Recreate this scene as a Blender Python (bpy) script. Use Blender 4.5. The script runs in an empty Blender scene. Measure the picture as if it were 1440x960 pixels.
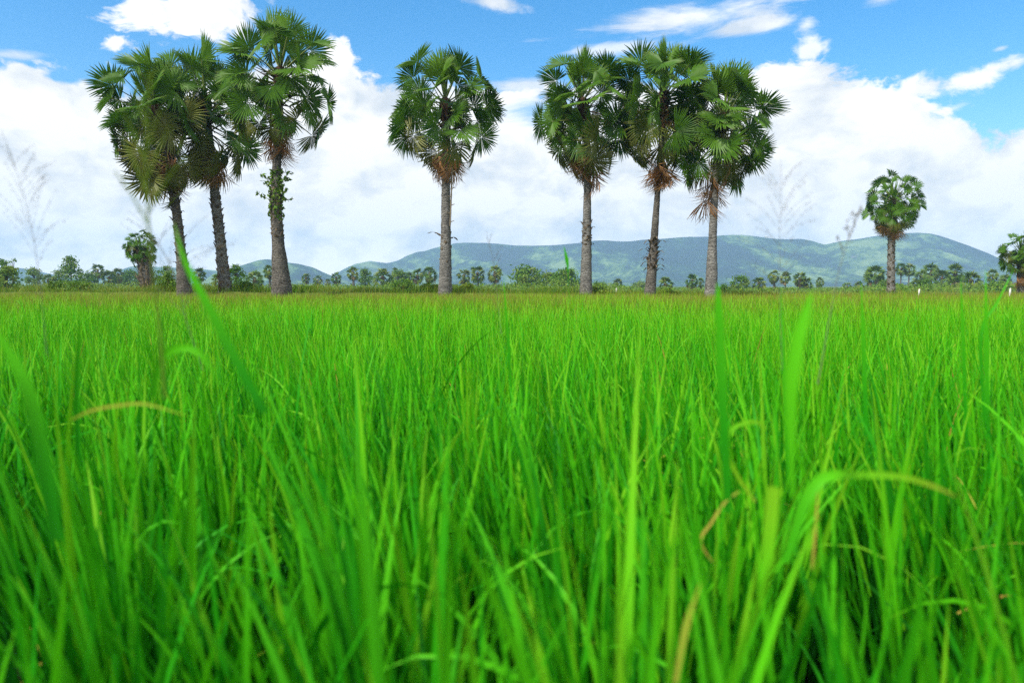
import bpy, math, random
import numpy as np
from mathutils import Vector, Matrix

R = math.radians
C = bpy.context.scene.collection
SC = bpy.context.scene
rng = np.random.default_rng(7)
random.seed(7)

# ------------------------------------------------------------------ camera
CAM_Z = 1.15
F_PX = 960.0
TAN_P = 78.0 / 960.0
PITCH = math.atan(TAN_P)
cam_d = bpy.data.cameras.new('camera')
cam_d.lens = 24.0
cam_d.sensor_width = 36.0
cam_d.clip_start = 0.02
cam_d.clip_end = 9000.0
cam_d.dof.use_dof = True
cam_d.dof.focus_distance = 24.0
cam_d.dof.aperture_fstop = 2.8
cam_d.dof.aperture_blades = 9
cam = bpy.data.objects.new('camera', cam_d)
C.objects.link(cam)
cam.location = (0, 0, CAM_Z)
cam.rotation_euler = (R(90) - PITCH, 0, 0)
SC.camera = cam


def at(px, py, Y):
    """The world point seen at photo pixel (px, py) at ground distance Y."""
    a, b = (px - 720) / F_PX, (480 - py) / F_PX
    cp, sp = math.cos(PITCH), math.sin(PITCH)
    d = (a, cp + b * sp, -sp + b * cp)
    k = Y / d[1]
    return Vector((d[0] * k, Y, CAM_Z + d[2] * k))


def azel(px, py):
    v = at(px, py, 1.0) - Vector((0, 0, CAM_Z))
    return math.atan2(v.x, v.y), math.atan2(v.z, math.hypot(v.x, v.y))


# ------------------------------------------------------------------ node helpers
class NT:
    def __init__(self, tree):
        self.t = tree
        tree.nodes.clear()

    def n(self, typ, **kw):
        nd = self.t.nodes.new(typ)
        for k, v in kw.items():
            if k == 'ins':
                for kk, vv in v.items():
                    s = nd.inputs[kk]
                    if hasattr(vv, 'node'):
                        self.t.links.new(vv, s)
                    else:
                        s.default_value = vv
            else:
                setattr(nd, k, v)
        return nd

    def m(self, op, a, b=None, c=None, clamp=False):
        nd = self.t.nodes.new('ShaderNodeMath')
        nd.operation = op
        nd.use_clamp = clamp
        for i, v in enumerate((a, b, c)):
            if v is None:
                continue
            if hasattr(v, 'node'):
                self.t.links.new(v, nd.inputs[i])
            else:
                nd.inputs[i].default_value = v
        return nd.outputs[0]

    def smooth(self, x, lo, hi):
        nd = self.t.nodes.new('ShaderNodeMapRange')
        nd.interpolation_type = 'SMOOTHSTEP'
        self.t.links.new(x, nd.inputs[0])
        nd.inputs[1].default_value = lo
        nd.inputs[2].default_value = hi
        return nd.outputs[0]

    def noise(self, vec, scale, detail=5, rough=0.55, lac=2.0, dist=0.0):
        nd = self.n('ShaderNodeTexNoise', ins={'Scale': scale, 'Detail': detail, 'Roughness': rough,
                                               'Lacunarity': lac, 'Distortion': dist})
        if vec is not None:
            self.t.links.new(vec, nd.inputs['Vector'])
        return nd.outputs[0]

    def ramp(self, fac, stops, interp='LINEAR'):
        nd = self.n('ShaderNodeValToRGB')
        cr = nd.color_ramp
        cr.interpolation = interp
        while len(cr.elements) < len(stops):
            cr.elements.new(0.5)
        for e, (p, col) in zip(cr.elements, stops):
            e.position = p
            e.color = (*col, 1)
        self.t.links.new(fac, nd.inputs[0])
        return nd.outputs[0]

    def mix(self, fac, a, b, blend='MIX'):
        nd = self.n('ShaderNodeMix', data_type='RGBA', blend_type=blend)
        for s, v in ((nd.inputs[0], fac), (nd.inputs[6], a), (nd.inputs[7], b)):
            if hasattr(v, 'node'):
                self.t.links.new(v, s)
            elif isinstance(v, tuple):
                s.default_value = (*v, 1)
            else:
                s.default_value = v
        return nd.outputs[2]

    def link(self, a, b):
        self.t.links.new(a, b)


def new_mat(name):
    m = bpy.data.materials.new(name)
    m.use_nodes = True
    return m, NT(m.node_tree)


def finish(nt, color, rough=0.6, spec=0.3, trans=0.0, bump=None, bump_s=0.3, bump_d=0.02, trans_col=None):
    p = nt.n('ShaderNodeBsdfPrincipled', ins={'Roughness': rough, 'Specular IOR Level': spec})
    if hasattr(color, 'node'):
        nt.link(color, p.inputs['Base Color'])
    else:
        p.inputs['Base Color'].default_value = (*color, 1)
    if bump is not None:
        b = nt.n('ShaderNodeBump', ins={'Strength': bump_s, 'Distance': bump_d, 'Height': bump})
        nt.link(b.outputs[0], p.inputs['Normal'])
    out = nt.n('ShaderNodeOutputMaterial')
    sh = p.outputs[0]
    if trans:
        t = nt.n('ShaderNodeBsdfTranslucent')
        tc = trans_col if trans_col is not None else color
        if hasattr(tc, 'node'):
            nt.link(tc, t.inputs[0])
        else:
            t.inputs[0].default_value = (*tc, 1)
        mx = nt.n('ShaderNodeMixShader', ins={0: trans, 1: sh, 2: t.outputs[0]})
        sh = mx.outputs[0]
    nt.link(sh, out.inputs[0])


def m_rice(name, stops, trans=0.30, spec=0.12):
    m, nt = new_mat(name)
    a = nt.n('ShaderNodeAttribute', attribute_name='tint')
    col = nt.ramp(a.outputs['Fac'], stops)
    # a translucent leaf passes yellower light than it reflects
    tc = nt.mix(0.5, col, (1.0, 1.0, 0.25), 'MULTIPLY')
    finish(nt, col, 0.5, spec, trans, trans_col=tc)
    return m


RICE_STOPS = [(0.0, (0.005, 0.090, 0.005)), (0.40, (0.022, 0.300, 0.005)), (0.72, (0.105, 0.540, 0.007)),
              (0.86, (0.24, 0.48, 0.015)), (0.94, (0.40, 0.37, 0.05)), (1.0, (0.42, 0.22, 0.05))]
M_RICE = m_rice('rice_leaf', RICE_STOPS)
BANK_STOPS = [(0.0, (0.05, 0.15, 0.010)), (0.4, (0.13, 0.25, 0.012)), (0.7, (0.25, 0.29, 0.03)),
              (0.9, (0.38, 0.27, 0.07)), (1.0, (0.28, 0.14, 0.05))]
M_BANK = m_rice('bank_grass_leaf', BANK_STOPS, 0.3, 0.15)


def m_frond(name, a, b, tips, trans):
    m, nt = new_mat(name)
    oi = nt.n('ShaderNodeObjectInfo')
    at_ = nt.n('ShaderNodeAttribute', attribute_name='tint')
    col = nt.mix(oi.outputs['Random'], a, b)
    f = nt.smooth(at_.outputs['Fac'], 0.72, 1.02)
    col = nt.mix(nt.m('MULTIPLY', f, 0.6), col, tips)
    tc = nt.n('ShaderNodeTexCoord')
    nz = nt.noise(tc.outputs['Object'], 6.0, 3)
    col = nt.mix(nt.smooth(nz, 0.35, 0.75), col, b)
    finish(nt, col, 0.5, 0.28, trans)
    return m


M_FROND = m_frond('palm_leaf_green', (0.042, 0.128, 0.008), (0.098, 0.222, 0.010), (0.24, 0.27, 0.04), 0.30)
M_FROND_OLD = m_frond('palm_leaf_olive', (0.085, 0.130, 0.020), (0.175, 0.190, 0.030), (0.30, 0.20, 0.06), 0.25)
M_FROND_DRY = m_frond('palm_leaf_dry', (0.30, 0.135, 0.040), (0.40, 0.215, 0.085), (0.42, 0.30, 0.16), 0.25)
M_FROND_YOUNG = m_frond('palm_leaf_young', (0.085, 0.220, 0.014), (0.150, 0.290, 0.018), (0.28, 0.28, 0.05), 0.35)

m, nt = new_mat('palm_petiole')
finish(nt, (0.16, 0.20, 0.05), 0.5, 0.3)
M_PETIOLE = m


def m_trunk(name, dark, mid, light, ring=9.0):
    m, nt = new_mat(name)
    tc = nt.n('ShaderNodeTexCoord')
    sep = nt.n('ShaderNodeSeparateXYZ', ins={0: tc.outputs['Object']})
    n1 = nt.noise(tc.outputs['Object'], 2.2, 6, 0.65)
    n2 = nt.noise(tc.outputs['Object'], 14.0, 4, 0.7)
    z = nt.m('MULTIPLY_ADD', n1, 0.8, sep.outputs[2])
    w = nt.m('SINE', nt.m('MULTIPLY', z, ring * 6.2832))
    w2 = nt.smooth(w, 0.45, 1.0)
    f = nt.m('MULTIPLY_ADD', n2, 0.55, nt.m('MULTIPLY', n1, 0.5))
    col = nt.ramp(f, [(0.28, dark), (0.52, mid), (0.76, light)])
    col = nt.mix(nt.m('MULTIPLY', w2, 0.32), col, dark)
    blot = nt.smooth(nt.noise(tc.outputs['Object'], 5.0, 5, 0.6), 0.56, 0.68)
    col = nt.mix(nt.m('MULTIPLY', blot, 0.6), col, dark)
    h = nt.m('SUBTRACT', nt.m('MULTIPLY', n2, 0.6), nt.m('MULTIPLY', w2, 0.7))
    finish(nt, col, 0.9, 0.1, bump=h, bump_s=0.9, bump_d=0.05)
    return m


M_TRUNK = m_trunk('palm_bark_grey', (0.052, 0.049, 0.043), (0.195, 0.185, 0.165), (0.40, 0.385, 0.35))
M_TRUNK_DARK = m_trunk('palm_bark_dark', (0.035, 0.031, 0.026), (0.135, 0.122, 0.102), (0.29, 0.27, 0.23))
M_BOOT = m_trunk('palm_leaf_base', (0.04, 0.028, 0.018), (0.15, 0.115, 0.075), (0.30, 0.24, 0.16), 2.0)
m, nt = new_mat('palm_heart_fibre')
tc = nt.n('ShaderNodeTexCoord')
finish(nt, nt.ramp(nt.noise(tc.outputs['Object'], 9, 5), [(0.3, (0.02, 0.014, 0.009)), (0.7, (0.085, 0.050, 0.028))]), 0.95, 0.05)
M_HEART = m
m, nt = new_mat('bark_brown')
tc = nt.n('ShaderNodeTexCoord')
finish(nt, nt.ramp(nt.noise(tc.outputs['Object'], 5, 5), [(0.3, (0.04, 0.03, 0.02)), (0.7, (0.14, 0.11, 0.08))]), 0.9, 0.1)
M_BARK = m


def m_leaf(name, a, b, c, trans=0.25):
    m, nt = new_mat(name)
    at_ = nt.n('ShaderNodeAttribute', attribute_name='tint')
    oi = nt.n('ShaderNodeObjectInfo')
    f = nt.m('MULTIPLY_ADD', oi.outputs['Random'], 0.3, nt.m('MULTIPLY', at_.outputs['Fac'], 0.75))
    finish(nt, nt.ramp(f, [(0.05, a), (0.5, b), (0.95, c)]), 0.55, 0.25, trans)
    return m


M_LEAF = m_leaf('broad_leaf', (0.052, 0.150, 0.012), (0.105, 0.225, 0.016), (0.22, 0.28, 0.028))
M_SHRUB = m_leaf('shrub_leaf', (0.06, 0.16, 0.012), (0.12, 0.24, 0.018), (0.24, 0.28, 0.03))
M_FARPALM = m_leaf('far_palm_leaf', (0.055, 0.125, 0.016), (0.110, 0.200, 0.022), (0.22, 0.25, 0.040))
M_FARPALM_DRY = m_leaf('far_palm_dry_leaf', (0.14, 0.095, 0.04), (0.20, 0.14, 0.06), (0.28, 0.20, 0.10))


# ------------------------------------------------------------------ mesh helpers
def mesh(name, verts, faces, mats, tint=None, mat_idx=None, smooth=False):
    """faces: int array (n,4) or (n,3) or list of such arrays."""
    v = np.asarray(verts, dtype=np.float32).reshape(-1, 3)
    fs = [np.asarray(f, dtype=np.int32) for f in [faces]]
    me = bpy.data.meshes.new(name)
    me.vertices.add(len(v))
    me.vertices.foreach_set('co', v.ravel())
    tot = np.concatenate([np.full(len(f), f.shape[1], np.int32) for f in fs])
    idx = np.concatenate([f.ravel() for f in fs])
    start = np.concatenate([[0], np.cumsum(tot)[:-1]]).astype(np.int32)
    me.loops.add(len(idx))
    me.loops.foreach_set('vertex_index', idx)
    me.polygons.add(len(tot))
    me.polygons.foreach_set('loop_start', start)
    me.polygons.foreach_set('loop_total', tot)
    if mat_idx is not None:
        me.polygons.foreach_set('material_index', np.asarray(mat_idx, np.int32))
    me.polygons.foreach_set('use_smooth', np.full(len(tot), smooth))
    for mm in (mats if isinstance(mats, (list, tuple)) else [mats]):
        me.materials.append(mm)
    if tint is not None:
        at_ = me.attributes.new('tint', 'FLOAT', 'POINT')
        at_.data.foreach_set('value', np.asarray(tint, np.float32))
    me.update(calc_edges=True)
    me.validate()
    return me


def obj(name, me, parent=None, loc=None):
    o = bpy.data.objects.new(name, me)
    C.objects.link(o)
    if parent is not None:
        o.parent = parent
    if loc is not None:
        o.location = loc
    return o


def tag(o, label=None, cat=None, group=None, kind=None):
    for k, v in (('label', label), ('category', cat), ('group', group), ('kind', kind)):
        if v:
            o[k] = v
    return o


def empty(name, loc, label, cat, group=None):
    o = bpy.data.objects.new(name, None)
    o.empty_display_size = 0.2
    C.objects.link(o)
    o.location = loc
    return tag(o, label, cat, group)


class Geo:
    """Collects vertex and quad blocks for one mesh."""
    def __init__(self):
        self.v, self.f, self.t, self.mi, self.n = [], [], [], [], 0

    def add(self, v, f, tint=0.0, mi=0):
        v = np.asarray(v, float).reshape(-1, 3)
        f = np.asarray(f, int).reshape(-1, 4)
        self.v.append(v)
        self.f.append(f + self.n)
        self.t.append(np.broadcast_to(np.asarray(tint, float), (len(v),)))
        self.mi.append(np.full(len(f), mi))
        self.n += len(v)

    def build(self, name, mats, smooth=False):
        return mesh(name, np.concatenate(self.v), np.concatenate(self.f), mats,
                    np.concatenate(self.t), np.concatenate(self.mi), smooth)


def tube(path, radii, sides=6, cap=True):
    """Tube along a path; returns verts, quad faces."""
    P = np.asarray(path, float)
    n = len(P)
    rad = np.broadcast_to(np.asarray(radii, float), (n,))
    T = np.gradient(P, axis=0)
    T /= np.linalg.norm(T, axis=1)[:, None] + 1e-12
    ref = np.array([0.13, 0.99, 0.05])
    if abs(T[0] @ ref) > 0.95:
        ref = np.array([1.0, 0, 0])
    X = np.cross(T, ref)
    X /= np.linalg.norm(X, axis=1)[:, None]
    Yv = np.cross(T, X)
    a = np.arange(sides) / sides * 2 * np.pi
    V = P[:, None] + rad[:, None, None] * (np.cos(a)[None, :, None] * X[:, None] + np.sin(a)[None, :, None] * Yv[:, None])
    i = np.arange(n - 1)[:, None] * sides
    j = np.arange(sides)[None]
    k = (j + 1) % sides
    f = np.stack([i + j, i + k, i + sides + k, i + sides + j], -1).reshape(-1, 4)
    return V.reshape(-1, 3), f


def spline(pts, n):
    """Catmull-Rom through pts, n samples."""
    P = np.asarray(pts, float)
    P = np.vstack([2 * P[0] - P[1], P, 2 * P[-1] - P[-2]])
    m_ = len(P) - 3
    u = np.linspace(0, m_ - 1e-9, n)
    i = u.astype(int)
    t = (u - i)[:, None]
    a, b, c, d = P[i], P[i + 1], P[i + 2], P[i + 3]
    return 0.5 * (2 * b + (c - a) * t + (2 * a - 5 * b + 4 * c - d) * t ** 2 + (3 * b - a - 3 * c + d) * t ** 3)


# ------------------------------------------------------------------ ground, bank
def bank_h(x):
    return np.interp(x, [-40, -12, -2, 6, 10, 16, 40], [0.92, 0.90, 0.86, 0.76, 0.66, 0.56, 0.52])


def bank_z(x, y):
    return bank_h(x) * np.exp(-np.maximum(np.abs(np.asarray(y) - 31.5) - 1.0, 0) ** 2 / 0.5)


m, nt = new_mat('paddy_soil')
tc = nt.n('ShaderNodeTexCoord')
n1 = nt.noise(tc.outputs['Object'], 0.02, 6, 0.6)
n2 = nt.noise(tc.outputs['Object'], 0.6, 6, 0.7)
sep = nt.n('ShaderNodeSeparateXYZ', ins={0: tc.outputs['Object']})
far = nt.smooth(sep.outputs[1], 26.0, 40.0)
soil = nt.ramp(n2, [(0.3, (0.010, 0.010, 0.005)), (0.7, (0.020, 0.024, 0.009))])
grs = nt.ramp(nt.m('MULTIPLY_ADD', n2, 0.4, nt.m('MULTIPLY', n1, 0.6)),
              [(0.3, (0.05, 0.11, 0.012)), (0.5, (0.09, 0.15, 0.018)), (0.7, (0.16, 0.17, 0.04))])
finish(nt, nt.mix(far, soil, grs), 0.9, 0.1, bump=n2, bump_s=0.6, bump_d=0.05)
M_SOIL = m
gv = [(-2300, -300, 0), (2300, -300, 0), (2300, 2750, 0), (-2300, 2750, 0)]
g = obj('ground', mesh('ground', gv, [[0, 1, 2, 3]], M_SOIL))
tag(g, kind='structure')

xs = np.linspace(-60, 60, 241)
ys = np.linspace(28.4, 34.6, 32)
XX, YY = np.meshgrid(xs, ys)
ZZ = bank_z(XX, YY) + 0.03 * np.sin(XX * 2.1 + YY) * np.cos(XX * 0.7) - 0.03
V = np.stack([XX, YY, ZZ], -1).reshape(-1, 3)
nx = len(xs)
i, j = np.meshgrid(np.arange(len(ys) - 1), np.arange(nx - 1), indexing='ij')
q = (i * nx + j).ravel()
fq = np.stack([q, q + 1, q + nx + 1, q + nx], -1)
m, nt = new_mat('bank_earth')
tc = nt.n('ShaderNodeTexCoord')
n2 = nt.noise(tc.outputs['Object'], 1.5, 6, 0.7)
finish(nt, nt.ramp(n2, [(0.3, (0.06, 0.075, 0.018)), (0.55, (0.12, 0.16, 0.025)), (0.75, (0.18, 0.13, 0.06))]), 0.9, 0.1, bump=n2)
bank = obj('earth_bank', mesh('earth_bank', V, fq, m, smooth=True))
tag(bank, kind='structure')


# ------------------------------------------------------------------ rice
def blades(base, head, lean, bend, length, width, nseg, tint, fold=0.22, twist=None, tip_yellow=0.25, taper=2.3, tip_cap=0.80):
    """Many grass blades at once. Returns verts, faces, tint."""
    N = len(base)
    t = np.linspace(0, 1, nseg + 1)
    ang = lean[:, None] + bend[:, None] * t[None] ** 1.6
    mid = 0.5 * (ang[:, 1:] + ang[:, :-1])
    ds = (length / nseg)[:, None]
    hr = np.concatenate([np.zeros((N, 1)), np.cumsum(np.sin(mid) * ds, 1)], 1)
    hz = np.concatenate([np.zeros((N, 1)), np.cumsum(np.cos(mid) * ds, 1)], 1)
    hx, hy = np.cos(head)[:, None], np.sin(head)[:, None]
    P = np.stack([base[:, 0:1] + hr * hx, base[:, 1:2] + hr * hy, base[:, 2:3] + hz], -1)
    nrm = np.stack([np.cos(ang) * hx, np.cos(ang) * hy, -np.sin(ang)], -1)
    side = np.stack([-hy * np.ones_like(ang), hx * np.ones_like(ang), np.zeros_like(ang)], -1)
    if twist is not None:
        tw = twist[:, None] * (0.35 + 0.65 * t[None])
        c, s = np.cos(tw)[..., None], np.sin(tw)[..., None]
        side, nrm = side * c + nrm * s, nrm * c - side * s
    w = 0.5 * width[:, None] * np.clip(0.55 + 2.2 * t, 0, 1)[None] * (1 - t ** taper)[None]
    w = np.maximum(w, 0.0003)
    cap = np.where(tint > 0.865, 1.0, np.maximum(tip_cap, tint))[:, None]
    tt = np.clip(tint[:, None] + tip_yellow * (t[None] ** 4) * (0.3 + tint[:, None]), 0, cap)
    if fold:
        V = np.stack([P - side * w[..., None] + nrm * (fold * w)[..., None], P,
                      P + side * w[..., None] + nrm * (fold * w)[..., None]], 2)
        k = 3
    else:
        V = np.stack([P - side * w[..., None], P + side * w[..., None]], 2)
        k = 2
    T = np.repeat(tt[..., None], k, 2)
    b = (np.arange(N) * (nseg + 1) * k)[:, None, None]
    s_ = (np.arange(nseg) * k)[None, :, None]
    c_ = np.arange(k - 1)[None, None]
    q = b + s_ + c_
    F = np.stack([q, q + 1, q + k + 1, q + k], -1).reshape(-1, 4)
    return V.reshape(-1, 3), F, T.ravel()


def wedge_points(n, y0, y1, margin=0.5):
    """Uniform points on the ground inside the view wedge."""
    y = np.sqrt(rng.uniform(y0 ** 2, y1 ** 2, n)) if y0 > 1 else rng.uniform(y0, y1, n)
    hw = 0.80 * y + margin
    if y0 <= 1:      # area-correct by rejection
        keep = rng.uniform(0, 1, n) < hw / (0.80 * y1 + margin)
        y, hw = y[keep], hw[keep]
    return rng.uniform(-1, 1, len(y)) * hw, y


class Acc:
    def __init__(self):
        self.V, self.F, self.T, self.n = [], [], [], 0

    def put(self, r):
        self.V.append(r[0].astype(np.float32)); self.F.append(r[1] + self.n); self.T.append(r[2]); self.n += len(r[0])


def vnoise(x, y, s, seed):
    """Cheap smooth value noise 0..1 for clumping."""
    r = np.random.default_rng(seed).uniform(0, 1, (64, 64))
    u, v = x / s, y / s
    i, j = np.floor(u).astype(int), np.floor(v).astype(int)
    fu, fv = u - i, v - j
    fu, fv = fu * fu * (3 - 2 * fu), fv * fv * (3 - 2 * fv)
    g = lambda a, b: r[a % 64, b % 64]
    return (g(i, j) * (1 - fu) + g(i + 1, j) * fu) * (1 - fv) + (g(i, j + 1) * (1 - fu) + g(i + 1, j + 1) * fu) * fv


rice = Acc()


def rice_zone(ntill, y0, y1, leaves, nseg, wmul, fold, tuft):
    nt_ = 8
    cx, cy_ = wedge_points(ntill // nt_, y0, y1)
    rep_ = rng.poisson(nt_, len(cx))
    ox = np.concatenate([rng.normal(0, tuft, k_) for k_ in rep_])
    oy = np.concatenate([rng.normal(0, tuft, k_) for k_ in rep_])
    x, y = np.repeat(cx, rep_) + ox, np.repeat(cy_, rep_) + oy
    tb = np.repeat(rng.normal(0, 0.10, len(cx)), rep_)          # each tuft has its own green
    th_ = np.repeat(rng.normal(0, 0.05, len(cx)), rep_)
    cl = vnoise(x, y, 0.35, 3)
    keep = y > y0 * 0.97
    x, y, cl, ox, oy, tb, th_ = x[keep], y[keep], cl[keep], ox[keep], oy[keep], tb[keep], th_[keep]
    hgt = 0.90 + 0.16 * vnoise(x, y, 1.7, 5) + 0.10 * (cl - 0.5) + th_ + rng.normal(0, 0.05, len(x))
    # culms, tinted dark as part of the shade put into the low crop
    n = len(x)
    for _ in range(2 if nseg >= 6 else 0):
        b = np.stack([x, y, np.zeros(n)], -1)
        rice.put(blades(b, rng.uniform(0, 6.283, n), np.abs(rng.normal(0, 0.08, n)), rng.normal(0, 0.05, n),
                        0.40 * hgt, rng.uniform(0.005, 0.008, n), 2, rng.uniform(0.0, 0.30, n), 0, None, 0, 9))
    for k in range(leaves):
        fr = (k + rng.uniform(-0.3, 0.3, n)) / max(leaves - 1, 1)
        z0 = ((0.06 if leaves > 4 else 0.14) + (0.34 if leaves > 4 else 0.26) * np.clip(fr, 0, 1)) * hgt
        L = rng.uniform(0.36, 0.52, n) * hgt * (0.8 + 0.2 * np.clip(fr, 0, 1))
        head = rng.uniform(0, 2 * np.pi, n)
        lean = np.abs(rng.normal(0.05, 0.13, n))
        bend = np.abs(rng.normal(0.10, 0.25, n))
        big = rng.uniform(0, 1, n)
        bend = np.where(big > 0.94, rng.uniform(0.9, 2.3, n), bend)
        tint = np.clip(0.40 + 0.12 * rng.normal(0, 1, n) + tb + 0.55 * (fr - 0.5) + np.interp(y, [0.5, 1.6, 4, 9, 14, 29], [-0.16, -0.10, -0.02, 0.08, 0.20, 0.36]), 0.0, np.interp(y, [10, 14], [0.76, 0.86]))  # low and near leaves tinted darker, partly painting the shade inside the crop
        straw = (rng.uniform(0, 1, n) > 0.9985) & (y > 2.5)
        tint = np.where(straw, rng.uniform(0.90, 0.98, n), tint)
        b = np.stack([x + rng.normal(0, 0.012, n), y + rng.normal(0, 0.012, n), z0], -1)
        # the wind leans the field a little to the left
        hx, hy = np.cos(head) * lean - 0.06 + 2.2 * ox, np.sin(head) * lean + 2.2 * oy
        head, lean = np.arctan2(hy, hx), np.hypot(hx, hy)
        wd = rng.uniform(0.0085, 0.0155, n) * wmul * np.interp(y, [0.7, 2.2], [1.30, 0.82])
        # close to the lens only leaves that stay below it
        top = z0 + L
        ok = (y > 0.62) | (top < 0.74)
        rice.put(blades(b[ok], head[ok], lean[ok], bend[ok], L[ok], wd[ok], nseg, tint[ok], fold,
                        rng.uniform(-1.4, 1.4, n)[ok], 0.14))


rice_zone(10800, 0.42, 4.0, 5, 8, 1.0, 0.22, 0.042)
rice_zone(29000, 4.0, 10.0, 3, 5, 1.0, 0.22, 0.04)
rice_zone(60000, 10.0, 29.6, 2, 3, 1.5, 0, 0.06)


def dry_bits(n, y0, y1):
    x, y = wedge_points(n, y0, y1)
    n = len(x)
    b = np.stack([x, y, rng.uniform(0.25, 0.60, n)], -1)
    rice.put(blades(b, rng.uniform(0, 6.283, n), rng.uniform(0.5, 1.7, n), rng.uniform(0, 1.0, n), rng.uniform(0.06, 0.22, n),
                    rng.uniform(0.004, 0.008, n), 4, rng.uniform(0.88, 1.0, n), 0.2, rng.uniform(-1, 1, n), 0.1))


dry_bits(420, 0.5, 4.0)
dry_bits(1200, 4.0, 12.0)
r_o = obj('rice', mesh('rice', np.concatenate(rice.V), np.concatenate(rice.F), M_RICE, np.concatenate(rice.T), smooth=True))
tag(r_o, 'dense bright green rice plants filling the paddy', kind='stuff')

# wild grass with brownish seed stalks, mixed into the far third of the paddy and on the bank
bankg = Acc()
xa, ya = wedge_points(80000, 7.5, 29.6)
xb, yb = wedge_points(50000, 17.0, 29.6)
x, y = np.concatenate([xa, xb]), np.concatenate([ya, yb])
pk = rng.uniform(0, 1, len(x)) < np.interp(y, [7.5, 12, 18, 29], [0.0, 0.22, 0.6, 1.0]) * (0.4 + 0.9 * vnoise(x, y, 4.0, 9))
x, y = x[pk], y[pk]
n = len(x)
b = np.stack([x, y, np.full(n, 0.35)], -1)
bankg.put(blades(b, rng.uniform(0, 6.283, n), np.abs(rng.normal(0, 0.2, n)), rng.uniform(0, 0.7, n), rng.uniform(0.38, 0.60, n),
                 rng.uniform(0.005, 0.011, n), 4, np.clip(rng.normal(0, 0.17, n) + np.interp(y, [8, 16, 29], [0.34, 0.52, 0.74]), 0.1, np.interp(y, [10, 22], [0.6, 1.0])), 0, rng.uniform(-1.5, 1.5, n), 0.3))
n = 46000
x = rng.uniform(-34, 34, n)
y = 31.5 + rng.normal(0, 1.1, n)
cl = vnoise(x, y, 1.3, 21)
z = bank_z(x, y) - 0.04
b = np.stack([x, y, z], -1)
bankg.put(blades(b, rng.uniform(0, 6.283, n), np.abs(rng.normal(0, 0.35, n)), rng.uniform(0.1, 1.3, n),
                 (0.12 + 0.42 * cl ** 1.3) * rng.uniform(0.6, 1.2, n), rng.uniform(0.008, 0.018, n), 3,
                 np.clip(rng.normal(0.38, 0.22, n) + 0.25 * (vnoise(x, y, 2.5, 33) - 0.5), 0, 1), 0, rng.uniform(-1, 1, n), 0.3))
n = 2600
x = rng.uniform(-32, 32, n)
y = 31.0 + rng.normal(0, 1.0, n)
b = np.stack([x, y, bank_z(x, y)], -1)
bankg.put(blades(b, rng.uniform(0, 6.283, n), np.abs(rng.normal(0, 0.2, n)), rng.uniform(0.2, 1.2, n), rng.uniform(0.3, 0.62, n),
                 rng.uniform(0.006, 0.012, n), 4, rng.uniform(0.45, 0.85, n), 0, rng.uniform(-1, 1, n), 0.3))
x, y = wedge_points(26000, 33.0, 70.0)
n = len(x)
b = np.stack([x, y, np.zeros(n)], -1)
bankg.put(blades(b, rng.uniform(0, 6.283, n), np.abs(rng.normal(0, 0.3, n)), rng.uniform(0.2, 1.2, n), rng.uniform(0.45, 0.95, n),
                 rng.uniform(0.012, 0.030, n), 4, np.clip(rng.normal(0.5, 0.25, n), 0, 1), 0, rng.uniform(-1, 1, n), 0.3))
bg = obj('bank_grass', mesh('bank_grass', np.concatenate(bankg.V), np.concatenate(bankg.F), M_BANK, np.concatenate(bankg.T), smooth=True))
tag(bg, 'yellowish wild grass with brown seed stalks along the bank', kind='stuff')


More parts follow.
